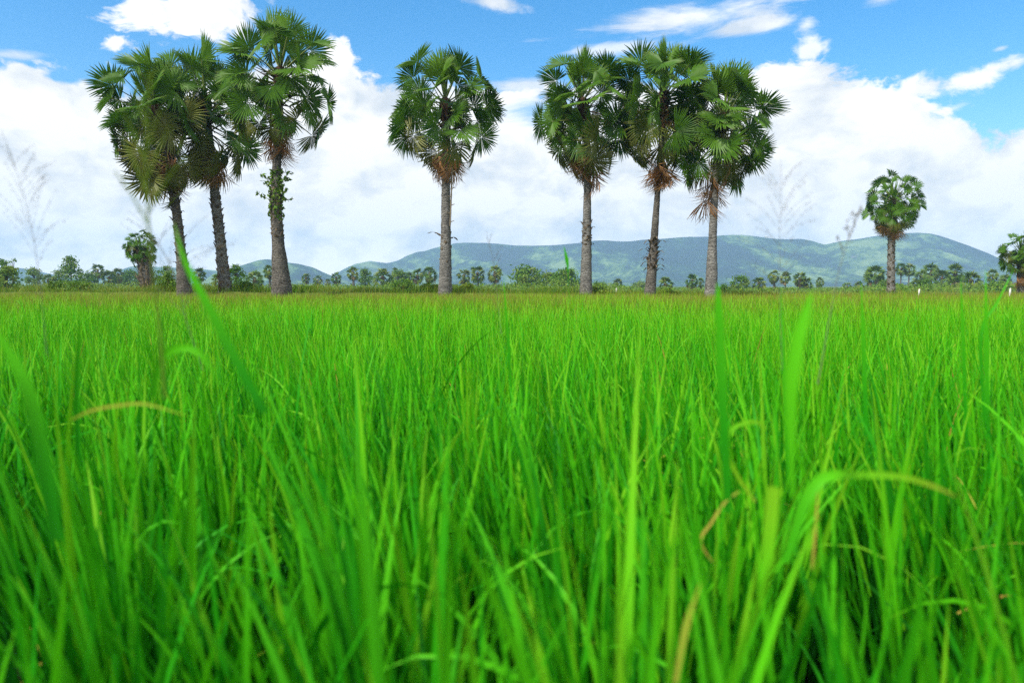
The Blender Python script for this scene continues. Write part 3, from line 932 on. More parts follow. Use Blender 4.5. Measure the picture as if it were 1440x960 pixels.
# kind, x centre px, top y px, width px, distance, label
FAR = [
 ('round', 2, 366, 22, 120, 'dark broadleaf tree cut by the picture edge beside the thin sparse tree'),
 ('sparse', 17, 363, 15, 110, 'thin sparse tree with bare open twigs showing the sky'),
 ('round', 8, 377, 34, 70, 'wide olive bush below the thin sparse tree'),
 ('round', 47, 377, 20, 150, 'small round tree standing apart with a tuft on top'),
 ('palm', 67, 384, 16, 170, 'low dark palm beside the pointed conical tree, next to the small round tree'),
 ('round', 82, 381, 22, 160, 'low olive tree against the foot of the pointed conical tree'),
 ('cone', 98, 364, 30, 150, 'pointed conical tree, highest of the low trees near the hedge'),
 ('palm', 112, 377, 10, 190, 'little dark palm peeking out behind the pointed conical tree'),
 ('round', 123, 384, 22, 160, 'low green bush between the pointed tree and the slim dark palm'),
 ('slim', 136, 369, 19, 170, 'slim dark palm with a clear stem above the bushes'),
 ('palm', 153, 378, 22, 170, 'bushy palm just beside the slim dark palm'),
 ('palm', 166, 375, 19, 180, 'bushy palm just before the young stocky palm'),
 ('round', 183, 381, 26, 190, 'dark bush behind the trunk of the young stocky palm'),
 ('round', 232, 376, 24, 90, 'fresh green bush between the young stocky palm and the leaning palm'),
 ('palm', 281, 375, 19, 120, 'dark palm between the leaning palm and the scaly trunk'),
 ('round', 332, 374, 24, 60, 'green bush leaning against the scaly trunk'),
 ('round', 303, 386, 12, 60, 'small bush at the near side of the scaly trunk'),
 ('palm', 358, 378, 27, 130, 'round low palm between the scaly trunk and the thick flared trunk'),
 ('palm', 379, 371, 18, 120, 'palm half hidden behind the thick flared trunk'),
 ('palm', 431, 383, 14, 190, 'narrow palm nearest the thick flared trunk in the open gap'),
 ('slim', 447, 386, 14, 200, 'small slender palm right beside the narrow palm in the gap'),
 ('slim', 461, 391, 10, 230, 'tiniest palm below the dip between the hills'),
 ('palm', 474, 381, 16, 190, 'pale round palm under the dip between the hills'),
 ('palm', 497, 373, 18, 170, 'upright palm rising over the pale round palm'),
 ('round', 514, 379, 20, 180, 'dark leafy tree between the upright palm and the broad palm'),
 ('palm', 540, 374, 30, 160, 'broad palm with drooping olive leaves'),
 ('slim', 556, 375, 13, 230, 'dark palm top behind the broad palm'),
 ('round', 560, 382, 24, 170, 'wide green tree between the two broad palms'),
 ('palm', 575, 381, 16, 190, 'dim palm just behind the wide green tree'),
 ('palm', 587, 376, 19, 170, 'pale palm touching the full round palm'),
 ('palm', 604, 372, 22, 150, 'full round palm next to the lone straight trunk'),
 ('round', 566, 394, 28, 60, 'dark green low shrub in the grass under the row of palms'),
 ('palm', 652, 376, 20, 150, 'golden green palm nearest the far side of the lone straight trunk'),
 ('slim', 673, 371, 24, 150, 'open headed palm with a visible dark stem between two golden palms'),
 ('palm', 695, 371, 22, 145, 'golden green palm with a pale stem'),
 ('round', 742, 378, 38, 140, 'bright green broad tree, wider than the palms near it'),
 ('round', 770, 385, 26, 150, 'olive bush between the two bright green trees'),
 ('round', 797, 382, 36, 130, 'bright green dense tree touching the peeling trunk'),
 ('round', 842, 397, 18, 100, 'dark low shrub at the foot of the peeling trunk'),
 ('palm', 869, 390, 15, 220, 'little palm between the peeling trunk and the shaggy collar trunk'),
 ('round', 900, 398, 18, 260, 'faint low bush near the shaggy collar trunk'),
 ('palm', 937, 387, 22, 140, 'egg shaped olive palm beside the shaggy collar trunk'),
 ('palm', 974, 384, 19, 150, 'palm with a brown skirt beside the smooth ringed trunk'),
 ('palm', 986, 390, 12, 160, 'low palm squeezed between the brown skirt palm and the ringed trunk'),
 ('round', 1019, 400, 13, 90, 'tiny dark shrub at the far side of the smooth ringed trunk'),
 ('round', 1042, 389, 22, 130, 'rounded dark tree first past the smooth ringed trunk'),
 ('palm', 1068, 387, 20, 140, 'round short palm between the rounded dark tree and the twin palms'),
 ('palm', 1090, 378, 17, 150, 'fuller one of the two palms whose crowns touch'),
 ('slim', 1105, 380, 17, 160, 'slender one of the two palms whose crowns touch'),
 ('palm', 1124, 380, 20, 150, 'palm with its neighbour growing out from under its crown'),
 ('palm', 1135, 389, 18, 150, 'lower palm growing from under its neighbour crown'),
 ('slim', 1154, 389, 13, 190, 'small lone palm below the notch in the hill ridge'),
 ('palm', 1192, 395, 14, 190, 'low palm, first of two dark ones before the big sprawling palm'),
 ('palm', 1207, 394, 14, 180, 'low palm, second of two dark ones before the big sprawling palm'),
 ('slim', 1230, 370, 29, 140, 'big palm sprawling beside the lone round-headed palm'),
 ('round', 1242, 396, 16, 120, 'low bush against the trunk of the lone round-headed palm'),
 ('slim', 1268, 368, 17, 190, 'thin stemmed palm nearest the lone round-headed palm'),
 ('slim', 1279, 369, 17, 190, 'thin stemmed palm whose crown merges with its twin'),
 ('palm', 1294, 377, 20, 170, 'dark palm at the near end of the palm grove'),
 ('slim', 1311, 368, 24, 180, 'flat topped palm rising over the grove'),
 ('palm', 1288, 392, 16, 120, 'low dark palm behind the short white post'),
 ('round', 1302, 393, 18, 120, 'bright low bush beside the short white post'),
 ('slim', 1325, 377, 24, 150, 'olive palm with brown lower leaves in the grove'),
 ('palm', 1344, 368, 28, 160, 'highest palm of the grove'),
 ('palm', 1340, 386, 26, 130, 'dark palm filling the base of the grove'),
 ('palm', 1365, 379, 28, 130, 'large bushy palm at the far end of the grove'),
 ('slim', 1397, 377, 17, 160, 'small round palm on a thin stem past the grove'),
 ('palm', 1413, 384, 18, 150, 'leaning low palm near the picture edge palm'),
 ('round', 1404, 400, 34, 110, 'low dark bush behind the tall white post'),
 ('round', 1262, 402, 22, 150, 'pale low bush at the foot of the thin stemmed palms'),
]
for k, (kind, cx, ty, w, Y, lab) in enumerate(FAR):
    rs = np.random.default_rng(100 + k)
    topp = at(cx, ty, Y)
    H = topp.z
    Wd = 1.16 * w * Y / F_PX
    base = (topp.x, Y, 0)
    if kind in ('palm', 'slim'):
        grp = 'distant palms along the foot of the hills'
        t = empty('distant_palm', base, lab, 'palm tree', grp)
        tm, cm = far_palm(rs, H, Wd * 0.5, None, kind == 'slim')
        obj('trunk', tm, t)
        obj('crown', cm, t)
    else:
        low = H < 2.2
        nm = 'shrub' if low else 'broadleaf_tree'
        t = empty(nm, base, lab, 'shrub' if low else 'tree', 'low shrubs and trees beyond the paddy')
        tm, G2 = far_tree(rs, H, Wd, kind)
        obj('stem' if low else 'trunk', tm, t)
        obj('crown', G2.build('crown', M_LEAF), t)

# low scrub in one mass under the distant trees
rs = np.random.default_rng(400)
n = 90000
y = rs.uniform(85, 200, n)
x = rs.uniform(-0.82, 0.82, n) * y
px = 720 + x / y * F_PX
dens = np.interp(px, [0, 250, 420, 850, 900, 1180, 1230, 1440], [1, .8, .7, 1, .45, .45, .8, 1])
hm = np.interp(px, [0, 250, 420, 850, 900, 1180, 1230, 1440], [1.5, 1.3, 1.2, 1.5, 0.8, 0.8, 1.2, 1.6])
cl = vnoise(x, y, 7.0, 71)
kp = rs.uniform(0, 1, n) < dens * (0.25 + 1.0 * cl)
x, y, hm, cl = x[kp], y[kp], hm[kp], cl[kp]
pos = np.stack([x, y, rs.uniform(0, 1, len(x)) ** 0.8 * hm * (0.35 + 1.0 * cl)], -1)
v, f, t = leaf_cloud(pos, 0.17, rs, np.clip(0.5 * vnoise(x, y, 5.0, 77) + rs.uniform(0, 0.5, len(x)), 0, 1))
G = Geo(); G.add(v, f, t)
ug = obj('undergrowth', G.build('undergrowth', M_SHRUB))
tag(ug, 'low mixed scrub growing under the distant trees', kind='stuff')

# bushes on the bank itself
BUSH = [
 (100, 394, 70, 31.8, 'spreading yellow green bush on the bank below the pointed conical tree'),
 (238, 386, 34, 31.5, 'loose pale bush at the foot of the leaning palm'),
 (345, 396, 28, 31.6, 'low green bush on the bank beside the scaly trunk'),
 (424, 401, 30, 31.4, 'low green bush just past the thick flared trunk'),
 (604, 397, 26, 31.8, 'low bush before the lone straight trunk'),
 (655, 398, 24, 31.8, 'low bush just past the lone straight trunk'),
 (842, 403, 22, 31.2, 'low bush past the foot of the peeling trunk'),
 (940, 406, 26, 31.4, 'low bush past the foot of the shaggy collar trunk'),
]
for k, (cx, ty, w, Y, lab) in enumerate(BUSH):
    rs = np.random.default_rng(300 + k)
    tp = at(cx, ty, Y)
    bz = float(bank_z(tp.x, Y)) - 0.03
    H, Wd = tp.z - bz, w * Y / F_PX
    t = empty('bush', (tp.x, Y, bz), lab, 'bush', 'bushes growing on the bank')
    G = Geo()
    pos, tint = [], []
    for q in range(22):
        a, rr, u = rs.uniform(0, 6.283), math.sqrt(rs.uniform(0, 1)), rs.uniform(0.2, 1)
        c = np.array([Wd * 0.45 * rr * math.cos(a), min(Wd, 1.2) * 0.4 * rr * math.sin(a), H * u * (1 - 0.5 * rr ** 2)])
        v, f = tube([(0.2 * c[0], 0.2 * c[1], 0), c * [0.7, 0.7, 0.6], c], [0.012, 0.008, 0.003], 4)
        G.add(v, f)
        nl = 42
        pos.append(c + rs.normal(0, 1, (nl, 3)) * [0.07 * Wd, 0.1, 0.12 * H])
        tint.append(rs.uniform(0, 1) * 0.6 + rs.uniform(0, 0.4, nl))
    pos = np.concatenate(pos)
    pos[:, 2] = np.maximum(pos[:, 2], 0.02)
    obj('stem', G.build('stem', M_BARK), t)
    v, f, tt = leaf_cloud(pos, 0.06, rs, np.concatenate(tint))
    G2 = Geo(); G2.add(v, f, tt)
    obj('foliage', G2.build('foliage', M_SHRUB), t)

# white posts
m, nt = new_mat('white_painted_concrete')
tc = nt.n('ShaderNodeTexCoord')
finish(nt, nt.ramp(nt.noise(tc.outputs['Object'], 8, 5), [(0.3, (0.55, 0.52, 0.47)), (0.6, (0.78, 0.76, 0.72))]), 0.8, 0.2)
M_WHITE = m
for (bx, by, tx, ty_, Y, wpx, lab) in [
        (1291, 420, 1293, 406, 30.6, 2.6, 'short white post standing at the edge of the paddy below the palm grove'),
        (1419, 423, 1421, 405, 30.2, 2.8, 'taller white post leaning a little near the picture edge'),
        (949, 416, 950, 411, 33.5, 2.0, 'tiny white marker stone between the shaggy collar trunk and the brown skirt palm'),
        (967, 417, 967, 414, 33.5, 2.4, 'tiny flat white marker stone just before the ringed trunk'),
        (867, 409, 867, 405, 36.0, 2.0, 'tiny white marker stone under the little palm past the peeling trunk')]:
    b, t_ = at(bx, by, Y), at(tx, ty_, Y)
    b.z -= 0.25
    r_ = wpx * Y / F_PX / 2
    P = np.array([b, b.lerp(t_, 0.5), b.lerp(t_, 0.93), t_])
    v, f = tube(P, [r_, r_, r_ * 0.95, r_ * 0.55], 4)
    G = Geo(); G.add(v, f); G.add(v[-4:], [[0, 1, 2, 3]])
    nm = 'white_post' if 'post' in lab else 'marker_stone'
    o = obj(nm, G.build(nm, M_WHITE))
    tag(o, lab, 'post' if nm == 'white_post' else 'stone', 'white posts' if nm == 'white_post' else 'white marker stones')


# ------------------------------------------------------------------ hills
def fbm(x, y, s, seed, octv=5, ridged=False):
    out, amp, tot = 0, 1.0, 0
    for o_ in range(octv):
        nn = vnoise(x + 37.1 * o_, y - 11.7 * o_, s / 2 ** o_, seed + o_)
        if ridged:
            nn = 1 - np.abs(2 * nn - 1)
        out = out + amp * nn
        tot += amp
        amp *= 0.5
    return out / tot


m, nt = new_mat('forest_slope')
tc = nt.n('ShaderNodeTexCoord')
n1 = nt.noise(tc.outputs['Object'], 0.010, 8, 0.68)
n2 = nt.noise(tc.outputs['Object'], 0.05, 6, 0.7)
n3 = nt.noise(tc.outputs['Object'], 0.018, 6, 0.65)
at_ = nt.n('ShaderNodeAttribute', attribute_name='tint')
f = nt.m('ADD', nt.m('MULTIPLY', n1, 0.45), nt.m('MULTIPLY', n2, 0.35))
f = nt.m('MULTIPLY_ADD', at_.outputs['Fac'], 0.20, f)
col = nt.ramp(f, [(0.42, (0.006, 0.020, 0.014)), (0.485, (0.018, 0.055, 0.022)), (0.53, (0.075, 0.150, 0.036)), (0.59, (0.19, 0.28, 0.09))])
rock = nt.smooth(n3, 0.66, 0.72)
col = nt.mix(nt.m('MULTIPLY', rock, 0.5), col, (0.26, 0.24, 0.20))
finish(nt, col, 0.95, 0.05, bump=nt.m('ADD', n2, nt.m('MULTIPLY', n3, 1.5)), bump_s=1.0, bump_d=9.0)
M_HILL = m


def hill(name, ridge_px, Yf, Yr, seed, rough=0.5):
    """Terrain whose skyline follows ridge_px; Yf foot, Yr ridge distance (scaled by 1/cos az)."""
    pr = [azel(px, py) for px, py in ridge_px]
    A = np.array([p[0] for p in pr]); E = np.array([p[1] for p in pr])
    az = np.arange(A[0], A[-1], R(0.055))
    el = np.interp(az, A, E)
    k = np.array([0.25, 0.5, 0.25])
    for _ in range(3):
        el = np.convolve(np.pad(el, 1, mode='edge'), k, 'valid')
    el = el + R(0.045) * (fbm(az * 900, az * 0, 22, seed + 50, 4) - 0.5)
    s = np.concatenate([np.linspace(0, 1, 80), np.linspace(1.03, 1.3, 12)])
    AZ, S = np.meshgrid(az, s)
    r_ = (Yf + (Yr - Yf) * S) * (1 + 0.05 * np.sin(AZ * 9 + seed))
    X, Yv = r_ * np.sin(AZ), r_ * np.cos(AZ)
    rr = (Yr) * (1 + 0.05 * np.sin(AZ * 9 + seed))
    Hr = np.tan(np.maximum(el, 0))[None] * rr
    sc_ = np.clip(S, 0, 1)
    ridg = fbm(X + 0.35 * Yv + 60 * fbm(X, Yv, 300, seed + 30, 3), Yv * 0.40, 170, seed, 5, True)
    prof = sc_ ** 0.85
    spur = 1 - rough * (1 - sc_ ** 2.5) * (1 - ridg) * 1.9
    Z = Hr * prof * np.clip(spur, 0.1, 1.0)
    Z = np.where(S > 1, Hr * (1 - 0.9 * (S - 1) / 0.3), Z)
    lim = np.tan(np.maximum(el, 0))[None] * r_ * 0.985
    Z = np.where(S < 1, np.minimum(Z, lim), Z) + CAM_Z * np.clip(S, 0, 1) - 2.0 * (S <= 0)
    nx_ = len(az)
    i, j = np.meshgrid(np.arange(len(s) - 1), np.arange(nx_ - 1), indexing='ij')
    q = (i * nx_ + j).ravel()
    # forest and grass cover in downhill bands, also painting folds the sun barely shows
    wv_ = X + 0.5 * Yv + 90 * fbm(X, Yv, 240, seed + 70, 3)
    cover = 0.6 * fbm(wv_, Yv * 0.35, 130, seed + 80, 4, True) + 0.4 * fbm(X, Yv, 420, seed + 90, 3)
    cover = np.clip((cover - 0.40) / 0.42, 0, 1)
    o = obj(name, mesh(name, np.stack([X, Yv, Z], -1), np.stack([q, q + 1, q + nx_ + 1, q + nx_], -1), M_HILL, cover.ravel(), smooth=True))
    tag(o, kind='structure')


RIDGE = [(455, 402), (470, 386), (485, 377), (500, 371), (520, 367), (533, 369), (545, 370), (560, 366), (575, 358), (588, 354), (597, 353.5),
         (610, 349), (625, 345), (640, 342), (655, 341), (680, 341.5), (703, 343), (725, 345), (749, 345.5), (775, 345), (800, 343), (820, 341), (835, 338.5),
         (854, 338), (873, 339.5), (887, 339.5), (902, 337.5), (930, 336), (950, 334), (968, 333), (1000, 333), (1013, 331), (1030, 330), (1043, 330), (1067, 333),
         (1090, 336), (1105, 336.5), (1128, 336), (1143, 339), (1159, 344), (1170, 342), (1183, 339), (1213, 335), (1230, 332), (1250, 330), (1289, 327), (1300, 327.5),
         (1308, 328), (1320, 331), (1336, 336), (1352, 342), (1371, 349), (1390, 356), (1405, 363), (1425, 372), (1445, 381), (1475, 392), (1500, 402)]
hill('hill', RIDGE, 1650, 2150, 3, 0.75)
hill('hill', [(275, 402), (300, 385), (330, 376), (350, 370), (362, 366), (375, 364.5), (390, 366), (405, 369), (420, 371), (440, 376), (455, 383), (470, 389), (490, 395), (520, 402)], 1450, 1750, 8, 0.7)
hill('hill', [(-60, 402), (-20, 383), (10, 379), (30, 377), (50, 380), (65, 384), (85, 388), (120, 394), (150, 385), (180, 376), (195, 373), (215, 375), (240, 376), (275, 378), (300, 380), (330, 384), (370, 392), (400, 402)], 1900, 2300, 14, 0.6)

# small white buildings on the ridge
for (px, py, Y, w, h, lab) in [(1077, 336, 2090, 5.5, 7, 'small white building on the hill crest, the larger of the two'),
                               (897, 339.5, 2100, 2.5, 4, 'tiny white hut on the hill crest beyond the shaggy collar trunk')]:
    p = at(px, py, Y)
    z0 = p.z - 12
    G = Geo()
    x0, x1, y0, y1, z1 = -w, w, -w, w, 12 + h
    v = [(x0, y0, 0), (x1, y0, 0), (x1, y1, 0), (x0, y1, 0), (x0, y0, z1), (x1, y0, z1), (x1, y1, z1), (x0, y1, z1)]
    G.add(v, [[0, 1, 5, 4], [1, 2, 6, 5], [2, 3, 7, 6], [3, 0, 4, 7], [4, 5, 6, 7]])
    t = empty('hill_building', (p.x, Y, z0), lab, 'building', 'white buildings on the hill crest')
    obj('wall', G.build('wall', M_WHITE), t)
    G = Geo()
    e = 0.8
    v = [(x0 - e, y0 - e, z1 + .05), (x1 + e, y0 - e, z1 + .05), (x1 + e, y1 + e, z1 + .05), (x0 - e, y1 + e, z1 + .05), (0, 0, z1 + 3), (0, 0, z1 + 3)]
    G.add(v, [[0, 1, 4, 5], [1, 2, 4, 5], [2, 3, 4, 5], [3, 0, 4, 5]])
    obj('roof', G.build('roof', M_WHITE), t)


# ------------------------------------------------------------------ single blades and stalks close to the camera
def ribbon(pts, widths, tints, Yd, name, label, cat, group, mat=M_RICE, facing=0.0, fold=0.25, n=22):
    """A single long leaf through photo points; each point (px, py[, Y])."""
    W = [np.array(at(p[0], p[1], p[2] if len(p) > 2 else Yd)) for p in pts]
    P = spline(W, n)
    w = np.interp(np.linspace(0, 1, n), np.linspace(0, 1, len(widths)), widths) / 2
    T = np.gradient(P, axis=0)
    T /= np.linalg.norm(T, axis=1)[:, None]
    view = P - np.array([0, 0, CAM_Z])
    view /= np.linalg.norm(view, axis=1)[:, None]
    # leaf surface turned toward the open sky rather than edge-on
    nr = -view * math.cos(facing) + np.array([0.0, 0, 1.0]) * math.sin(facing)
    S = np.cross(T, nr)
    S /= np.linalg.norm(S, axis=1)[:, None] + 1e-9
    N = np.cross(S, T)
    V = np.stack([P - S * w[:, None] + N * (fold * w)[:, None], P, P + S * w[:, None] + N * (fold * w)[:, None]], 1)
    q = (np.arange(n - 1) * 3)[:, None] + np.arange(2)[None]
    F = np.stack([q, q + 1, q + 4, q + 3], -1).reshape(-1, 4)
    T_ = np.repeat(np.interp(np.linspace(0, 1, n), np.linspace(0, 1, len(tints)), tints), 3)
    o0 = Vector(P[0])
    o = obj(name, mesh(name, V - P[0], F, mat, T_, smooth=True), None, o0)
    return tag(o, label, cat, group)


GB = 'single leaves standing out above the rice'
ribbon([(372, 580), (346, 532), (318, 480), (290, 425), (262, 372), (250, 335), (244, 312)], [.009, .0105, .0105, .0095, .006, .0025, .0005], [.35, .4, .5, .62, .7, .75, .8],
       0.80, 'rice_leaf', 'long bright rice leaf crossing in front of the leaning palm trunk', 'leaf', GB)
ribbon([(1116, 700), (1113, 650), (1112, 590), (1114, 530), (1124, 470), (1137, 428), (1143, 408)], [.004, .005, .009, .0125, .011, .005, .0005], [.6, .62, .66, .70, .72, .72, .74],
       0.62, 'rice_leaf', 'broad pale lime leaf, blurred, rising above the paddy edge', 'leaf', GB)
ribbon([(1024, 720), (1018, 600), (1014, 520), (1012, 460), (1010, 420), (1009, 396)], [.010, .012, .013, .012, .008, .0005], [.3, .4, .5, .55, .6, .65],
       0.95, 'rice_leaf', 'upright rice leaf overlapping the base of the smooth ringed trunk', 'leaf', GB)
ribbon([(1062, 705), (1038, 670), (1022, 634), (1027, 606), (1048, 594), (1066, 594), (1078, 604)], [.004, .005, .006, .006, .005, .004, .001], [.9, .84, .78, .76, .78, .82, .84],
       0.95, 'rice_leaf', 'hooked yellow green leaf curling over at its tip', 'leaf', GB)
ribbon([(1105, 790), (1126, 720), (1142, 688), (1162, 670), (1200, 667), (1262, 669), (1310, 682), (1345, 698)], [.008, .012, .013, .012, .008, .006, .005, .001], [.5, .55, .62, .70, .76, .80, .88, .92],
       0.72, 'rice_leaf', 'leaf bent sharply over to lie level, its tip turning brown', 'leaf', GB)
ribbon([(1068, 850), (1078, 790), (1084, 730), (1088, 684)], [.007, .012, .014, .013], [.7, .75, .8, .82],
       0.72, 'rice_leaf', 'short blunt pale yellow leaf sheath beside the level bent leaf', 'leaf', GB)
ribbon([(214, 560), (224, 510), (238, 494), (262, 489), (285, 502), (312, 545)], [.006, .008, .009, .008, .006, .001], [.55, .62, .68, .7, .68, .6],
       0.8, 'rice_leaf', 'blurred leaf arching over like a hook near the long bright leaf', 'leaf', GB)
ribbon([(100, 590), (128, 577), (165, 570), (205, 568), (262, 584)], [.002, .004, .004, .004, .001], [.9, .92, .92, .9, .86],
       0.9, 'dry_leaf', 'thin dry yellow leaf lying level across green blades', 'leaf', GB)
ribbon([(1002, 790), (985, 760), (1000, 735), (1020, 705), (1040, 690)], [.002, .004, .004, .004, .002], [.93, .96, .96, .93, .9],
       0.95, 'dry_leaf', 'curled orange brown dry leaf under the hooked leaf', 'leaf', GB)
ribbon([(1142, 800), (1147, 740), (1150, 690)], [.003, .004, .001], [.92, .97, .97],
       0.85, 'dry_leaf', 'small upright orange dry leaf below the level bent leaf', 'leaf', GB)
ribbon([(950, 960), (965, 880), (985, 820)], [.004, .006, .001], [.93, .92, .9],
       0.62, 'dry_leaf', 'straw coloured dry leaf low in the shade between stems', 'leaf', GB)
ribbon([(-20, 440), (15, 500), (40, 550), (60, 640), (80, 760)], [.0005, .008, .012, .013, .012], [.75, .68, .6, .45, .35],
       0.66, 'rice_leaf', 'lime leaf bending in from the picture edge', 'leaf', GB)
ribbon([(800, 425), (799, 385), (797, 365), (793, 346)], [.0015, .002, .013, .001], [.3, .4, .5, .55],
       2.4, 'rice_leaf', 'small leaf tip on a fine stem before the hills, near the peeling trunk', 'leaf', GB)
for (tx, ty_, bx, by, Yd, w_, lab) in [
        (1386, 378, 1388, 560, 1.7, .012, 'upright leaf rising before the palm grove, beyond its bushy end'),
        (1351, 392, 1356, 520, 2.0, .010, 'narrow upright leaf before the large bushy palm'),
        (1211, 396, 1216, 540, 1.8, .011, 'upright leaf before the two dark low palms'),
        (1425, 380, 1380, 470, 1.9, .008, 'slanting leaf pointing up at the picture edge palm'),
        (708, 390, 716, 500, 2.6, .011, 'upright leaf before the golden palm with a pale stem'),
        (1098, 402, 1104, 560, 1.5, .009, 'upright leaf under the twin touching palms'),
        (113, 430, 108, 560, 1.3, .010, 'upright blurred leaf below the pointed conical tree')]:
    ribbon([(bx + 4, by + 120), (bx, by), ((tx + bx) / 2, (ty_ + by) / 2), (tx, ty_)], [w_ * .8, w_, w_ * .8, .0005], [.35, .45, .55, .65],
           Yd, 'rice_leaf', lab, 'leaf', GB)


m, nt = new_mat('seed_stalk_grey')
finish(nt, (0.20, 0.18, 0.13), 0.8, 0.1, 0.2)
M_STALK = m
m, nt = new_mat('seed_stalk_green')
finish(nt, (0.17, 0.27, 0.03), 0.7, 0.1, 0.3)
M_STALK_G = m


def panicle(pts, Yd, r0, branches, label, seed, mat=M_STALK, seeds=0.0012, br=0.45, extra=14):
    """Wild grass flower stalk: one stem with side branchlets that carry seeds."""
    rs = np.random.default_rng(seed)
    P = spline([np.array(at(px, py, Yd)) for px, py in pts], 26)
    base = P[0].copy()
    if extra:
        branches = list(branches) + [(rs.uniform(0.3, 0.95), rs.choice([-1, 1]) * rs.uniform(12, 48), -rs.uniform(22, 64)) for _ in range(extra)]
    t = empty('grass_stalk', Vector(base), label, 'grass stalk', 'wild grass flower stalks rising from the rice')
    v, f = tube(P - base, np.linspace(r0, r0 * 0.4, 26), 5)
    G = Geo(); G.add(v, f)
    obj('stem', G.build('stem', mat, True), t)
    G = Geo()
    for (u, dxp, dyp) in branches:
        i = min(int(u * 25), 25)
        s = P[i]
        dx, dz = dxp * Yd / F_PX, -dyp * Yd / F_PX
        e = s + np.array([dx, rs.uniform(-0.3, 0.3) * abs(dx), dz])
        mid = (s + e) / 2 + np.array([0, 0, abs(dx) * 0.12])
        Q = spline([s, mid, e], 9)
        v, f = tube(Q - base, np.linspace(r0 * br, r0 * br * 0.4, 9), 4)
        G.add(v, f)
        for q in range(16):
            c = Q[rs.integers(2, 9)] - base + rs.normal(0, 0.0012, 3)
            dd = rs.normal(0, 1, 3) * seeds + np.array([0, 0, -seeds])
            v, f = tube([c, c + dd * 0.5, c + dd * 1.2], [0.0001, seeds * 0.45, 0.0001], 4)
            G.add(v, f)
    obj('seed_branches', G.build('seed_branches', mat), t)


panicle([(232, 560), (222, 440), (212, 350), (206, 270), (206, 200), (211, 100)], 0.72, .0017,
        [(.50, -42, -74), (.52, 50, -80), (.60, -36, -80), (.64, 34, -70), (.72, -24, -66), (.78, 20, -62), (.85, -14, -54), (.92, 8, -40)],
        'blurred olive grass head reaching up across the leaning palm crown', 61, M_STALK_G, .0016, .85, 0)
panicle([(66, 500), (56, 400), (48, 340), (40, 300), (26, 250), (10, 205)], 1.25, .0006,
        [(.35, -40, -60), (.4, 40, -70), (.45, -50, -70), (.5, 30, -80), (.56, -40, -60), (.62, 24, -66), (.7, -26, -50), (.78, 20, -46), (.86, -12, -34)],
        'faint grey feathery stalk against cloud near the picture edge', 62, M_STALK, .0012, .5)
panicle([(1100, 520), (1097, 420), (1096, 340), (1098, 280), (1098, 222)], 1.35, .00055,
        [(.30, -40, -40), (.36, 36, -46), (.42, -55, -36), (.5, 44, -58), (.58, -44, -46), (.66, 34, -50), (.74, -26, -36), (.82, 22, -36)],
        'faint grey feathery stalk against cloud past the ringed trunk', 63, M_STALK, .0012, .5)
panicle([(1150, 540), (1168, 440), (1180, 380), (1196, 330), (1212, 292)], 1.30, .0009,
        [(.62, -8, -26), (.68, 8, -24), (.74, -5, -24), (.8, 6, -22), (.86, -4, -18), (.92, 3, -14)],
        'leaning grey spike of grass seed before the hill notch', 64, M_STALK, .0022, .6, 0)
panicle([(285, 520), (262, 450), (250, 400), (232, 360), (212, 330)], 1.30, .0007,
        [(.5, 66, -60), (.56, 84, -50), (.62, 80, -40), (.68, 84, -26), (.76, -46, -50), (.84, -40, -40), (.6, -60, -66), (.7, 70, -70)],
        'fine spreading grass stalk between the leaning palm and scaly trunk', 65, M_STALK, .0012, .6)
panicle([(705, 470), (700, 420), (694, 370), (684, 325)], 2.2, .0009,
        [(.6, 10, -22), (.7, 14, -24), (.8, -6, -18), (.9, 4, -12)],
        'short fine grass stalk before the hills past the lone palm', 66, M_STALK, .0014, .6, 0)

# ------------------------------------------------------------------ haze
m = bpy.data.materials.new('haze_air')
m.use_nodes = True
nt = NT(m.node_tree)
pv = nt.n('ShaderNodeVolumePrincipled', ins={'Color': (0.44, 0.67, 1.0, 1), 'Density': 3.6e-4, 'Anisotropy': 0.0})
out = nt.n('ShaderNodeOutputMaterial')
nt.link(pv.outputs[0], out.inputs['Volume'])
x0, x1, y0, y1, z0, z1 = -2340, 2340, -340, 2790, -4, 205
v = [(x0, y0, z0), (x1, y0, z0), (x1, y1, z0), (x0, y1, z0), (x0, y0, z1), (x1, y0, z1), (x1, y1, z1), (x0, y1, z1)]
f = [[0, 3, 2, 1], [4, 5, 6, 7], [0, 1, 5, 4], [1, 2, 6, 5], [2, 3, 7, 6], [3, 0, 4, 7]]
hz = obj('haze', mesh('haze', v, f, m))
tag(hz, kind='stuff')

# ------------------------------------------------------------------ sun and sky
SUN_EL, SUN_AZ = R(50), R(-135)         # azimuth from +Y, clockwise positive: high, behind the camera on its left
sd = Vector((math.sin(SUN_AZ) * math.cos(SUN_EL), math.cos(SUN_AZ) * math.cos(SUN_EL), math.sin(SUN_EL)))
sun_d = bpy.data.lights.new('sun', 'SUN')
sun_d.energy = 4.0
sun_d.angle = R(3)
sun_d.color = (1.0, 0.95, 0.86)
sun = bpy.data.objects.new('sun', sun_d)
C.objects.link(sun)
sun.rotation_euler = sd.to_track_quat('Z', 'Y').to_euler()

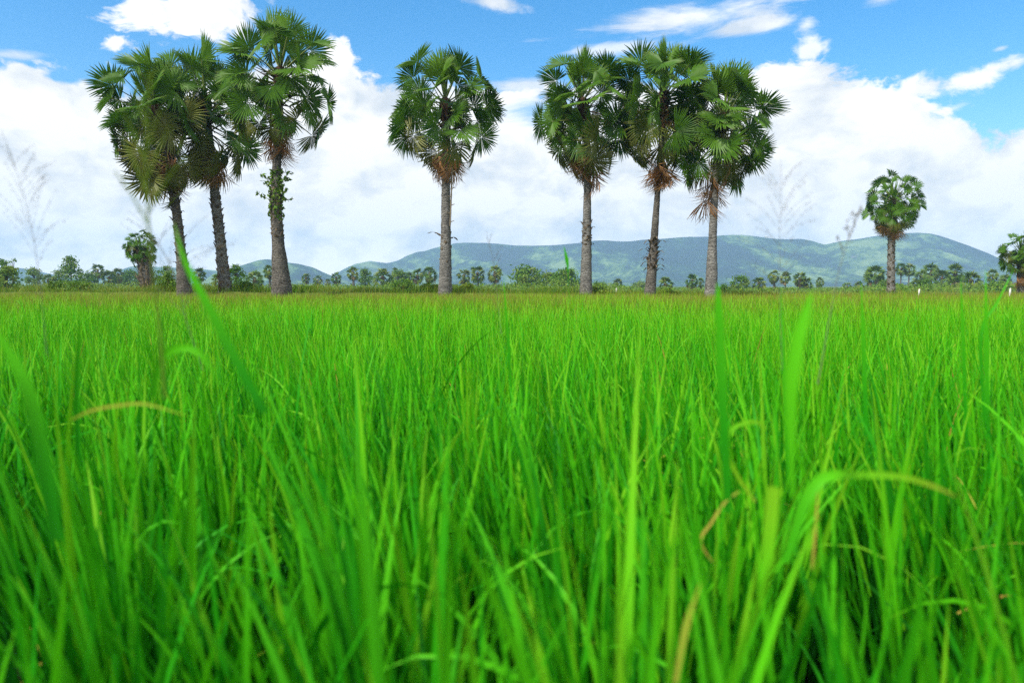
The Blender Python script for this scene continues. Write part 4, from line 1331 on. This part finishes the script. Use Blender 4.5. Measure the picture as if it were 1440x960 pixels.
w = bpy.data.worlds.new('World')
SC.world = w
w.use_nodes = True
nt = NT(w.node_tree)
sky = nt.n('ShaderNodeTexSky', sky_type='NISHITA', sun_disc=False, sun_elevation=SUN_EL, sun_rotation=SUN_AZ % (2 * math.pi),
           air_density=1.0, dust_density=0.6, ozone_density=2.0)
tc = nt.n('ShaderNodeTexCoord')
dirv = tc.outputs['Generated']
sep = nt.n('ShaderNodeSeparateXYZ', ins={0: dirv})
X, Yo, Z = sep.outputs
az = nt.m('ARCTAN2', X, Yo)
el = nt.m('ARCTAN2', Z, nt.m('SQRT', nt.m('ADD', nt.m('MULTIPLY', X, X), nt.m('MULTIPLY', Yo, Yo))))
mp = nt.n('ShaderNodeMapping', ins={0: dirv, 'Scale': (1, 1, 1.5)})
vec = mp.outputs[0]
wn = nt.n('ShaderNodeTexNoise', ins={'Vector': vec, 'Scale': 6.0, 'Detail': 4.0})
wv = nt.n('ShaderNodeVectorMath', operation='SCALE', ins={0: nt.n('ShaderNodeVectorMath', operation='SUBTRACT', ins={0: wn.outputs[1], 1: (0.5, 0.5, 0.5)}).outputs[0], 'Scale': 0.10})
vec2 = nt.n('ShaderNodeVectorMath', operation='ADD', ins={0: vec, 1: wv.outputs[0]}).outputs[0]
nA = nt.noise(vec2, 9.0, 9, 0.56)           # billows
nB = nt.noise(vec2, 26.0, 7, 0.6)           # fine fray
offs = nt.n('ShaderNodeVectorMath', operation='ADD', ins={0: vec2, 1: (-0.020, -0.010, 0.045)}).outputs[0]
nA2 = nt.noise(offs, 9.0, 9, 0.56)
mpS = nt.n('ShaderNodeMapping', ins={0: dirv, 'Scale': (1.0, 1.0, 4.5), 'Rotation': (0, R(6), 0)})
nS = nt.noise(mpS.outputs[0], 7.0, 8, 0.62, dist=0.6)   # streaks
fray = nt.m('ADD', nt.m('MULTIPLY', nt.m('SUBTRACT', nA, 0.5), 1.0), nt.m('MULTIPLY', nt.m('SUBTRACT', nB, 0.5), 0.9))

# upper edge of the cloud bank as a function of azimuth
EDGE = [(-700, 60), (-300, 120), (-100, 95), (0, 86), (35, 80), (60, 84), (78, 92), (100, 100), (120, 92), (150, 104), (200, 110), (260, 110), (330, 105), (400, 80), (450, 62), (470, 57), (484, 62),
        (497, 84), (510, 110), (530, 116), (600, 116), (700, 112), (760, 120), (850, 120), (950, 112), (1040, 100), (1070, 86), (1085, 82), (1110, 92), (1150, 92), (1190, 98), (1215, 95),
        (1240, 105), (1262, 116), (1290, 124), (1308, 146), (1340, 156), (1370, 166), (1386, 190), (1400, 186), (1420, 176), (1445, 168), (1500, 150), (1600, 120), (2000, 90)]
fc = nt.n('ShaderNodeFloatCurve')
cv_ = fc.mapping.curves[0]
A0, A1, E0, E1 = -1.0, 1.0, 0.0, 0.6
ep = []
for px, py in EDGE:
    a_, e_ = azel(px, py)
    ep.append(((a_ - A0) / (A1 - A0), (e_ - E0) / (E1 - E0)))
ep = [(0.0, 0.6)] + [p for p in ep if 0.0 < p[0] < 1.0] + [(1.0, 0.6)]
while len(cv_.points) < len(ep):
    cv_.points.new(0.5, 0.5)
for pt, (a_, e_) in zip(cv_.points, ep):
    pt.location = (a_, e_)
    pt.handle_type = 'AUTO_CLAMPED'
fc.mapping.update()
nt.link(nt.m('DIVIDE', nt.m('SUBTRACT', az, A0), A1 - A0, clamp=True), fc.inputs['Value'])
edge = nt.m('MULTIPLY_ADD', fc.outputs[0], E1 - E0, E0)
mask = nt.smooth(nt.m('ADD', nt.m('SUBTRACT', edge, el), nt.m('MULTIPLY', fray, 0.085)), -0.006, 0.011)


def ell(px, py, rx, ry, slope, noise, amp, soft):
    a_, e_ = azel(px, py)
    da = nt.m('SUBTRACT', az, a_)
    de = nt.m('SUBTRACT', nt.m('SUBTRACT', el, e_), nt.m('MULTIPLY', da, slope))
    kx = math.cos(a_) ** 2 / F_PX
    qx, qy = nt.m('DIVIDE', da, rx * kx), nt.m('DIVIDE', de, ry * math.cos(a_) / F_PX)
    d = nt.m('SQRT', nt.m('ADD', nt.m('MULTIPLY', qx, qx), nt.m('MULTIPLY', qy, qy)))
    v_ = nt.m('ADD', nt.m('SUBTRACT', 1.0, d), nt.m('MULTIPLY', noise, amp))
    return nt.smooth(v_, 0.0, soft)


nS0 = nt.m('SUBTRACT', nS, 0.5)
holes = ell(92, 108, 36, 13, 0.0, fray, 1.6, 0.45)
holes = nt.m('MAXIMUM', holes, nt.m('MULTIPLY', ell(770, 156, 85, 20, 0.0, nS0, 2.5, 0.8), 0.75))
mask = nt.m('MULTIPLY', mask, nt.m('SUBTRACT', 1.0, holes))
for args, k in [((262, 20, 118, 36, 0, fray, 3.2, 0.6), 1.0), ((168, 60, 26, 15, 0, fray, 5.0, 0.9), 1.0), ((330, 6, 90, 26, 0, fray, 3.0, 0.7), 1.0),
                ((965, 24, 165, 24, 0.04, nS0, 3.4, 1.1), 0.85), ((1050, 36, 70, 12, 0.0, nS0, 3.0, 0.8), 0.9), ((690, 2, 56, 15, -0.15, fray, 1.6, 0.7), 0.9),
                ((1136, 74, 18, 12, 0.1, fray, 6.5, 1.6), 0.85), ((1135, 34, 12, 9, 0, fray, 6.0, 1.8), 0.75), ((1408, 68, 16, 5, 0.1, fray, 2.0, 0.9), 0.6),
                ((1240, -2, 48, 12, 0, nS0, 2.5, 0.9), 0.8), ((860, 70, 100, 12, 0.03, nS0, 3.0, 1.0), 0.7), ((1365, 110, 125, 17, 0.14, fray, 2.8, 0.8), 0.97),
                ((1300, 122, 60, 22, 0.1, fray, 2.6, 0.7), 1.0), ((1330, 156, 40, 7, 0.2, nS0, 2.5, 0.9), 0.7), ((745, 120, 70, 12, 0, nS0, 2.0, 0.8), 0.8),
                ((20, 78, 60, 10, 0.1, nS0, 2.0, 0.9), 0.7)]:
    mask = nt.m('MAXIMUM', mask, nt.m('MULTIPLY', ell(*args), k))
# unseen broken cloud overhead and behind, added to soften the light
over = nt.m('MULTIPLY', nt.smooth(nA, 0.46, 0.60), nt.smooth(el, 0.47, 0.62))
mask = nt.m('MAXIMUM', mask, nt.m('MULTIPLY', over, 0.9))
back = nt.m('MULTIPLY', nt.smooth(nt.m('ABSOLUTE', az), 0.95, 1.3), nt.smooth(nA, 0.38, 0.55))
mask = nt.m('MAXIMUM', mask, nt.m('MULTIPLY', back, 0.95))

# sun shading painted into the clouds: billows facing it whiter than those turned away
relief = nt.m('SUBTRACT', nA, nA2)
shade = nt.m('MULTIPLY_ADD', relief, 3.0, 0.88)
lowb = nt.smooth(el, 0.13, -0.005)
mpG = nt.n('ShaderNodeMapping', ins={0: dirv, 'Scale': (1.0, 1.0, 3.2)})
nG = nt.noise(mpG.outputs[0], 4.2, 5, 0.5, dist=0.4)
shade = nt.m('SUBTRACT', shade, nt.m('MULTIPLY', nt.smooth(nG, 0.42, 0.66), nt.m('MULTIPLY_ADD', lowb, 0.20, 0.14)))
ccol = nt.ramp(nt.m('MULTIPLY', shade, 1.0, clamp=True), [(0.25, (5.9, 6.3, 6.7)), (0.5, (7.1, 7.25, 7.35)), (0.75, (8.3, 8.2, 8.05)), (1.0, (9.5, 9.3, 9.0))])
vm = nt.n('ShaderNodeVectorMath', operation='SCALE', ins={0: ccol, 'Scale': nt.m('MULTIPLY_ADD', lowb, 0.34, 0.98)})
ccol = vm.outputs[0]
hs = nt.n('ShaderNodeHueSaturation', ins={'Hue': 0.495, 'Saturation': 1.45, 'Value': 1.62, 'Color': sky.outputs[0]})
final = nt.mix(mask, hs.outputs[0], ccol)
bgn = nt.n('ShaderNodeBackground', ins={0: final, 1: 0.10})
wo = nt.n('ShaderNodeOutputWorld')
nt.link(bgn.outputs[0], wo.inputs[0])

# ------------------------------------------------------------------ render settings
SC.view_settings.view_transform = 'Standard'
SC.view_settings.look = 'None'
SC.view_settings.exposure = 0.47
SC.view_settings.gamma = 1.0
SC.view_settings.use_curve_mapping = False
cy = SC.cycles
cy.use_denoising = False
cy.use_adaptive_sampling = False
cy.max_bounces = 8
cy.diffuse_bounces = 3
cy.glossy_bounces = 2
cy.transmission_bounces = 6
cy.volume_bounces = 1
cy.transparent_max_bounces = 8
cy.caustics_reflective = False
cy.caustics_refractive = False
cy.sample_clamp_indirect = 4.0
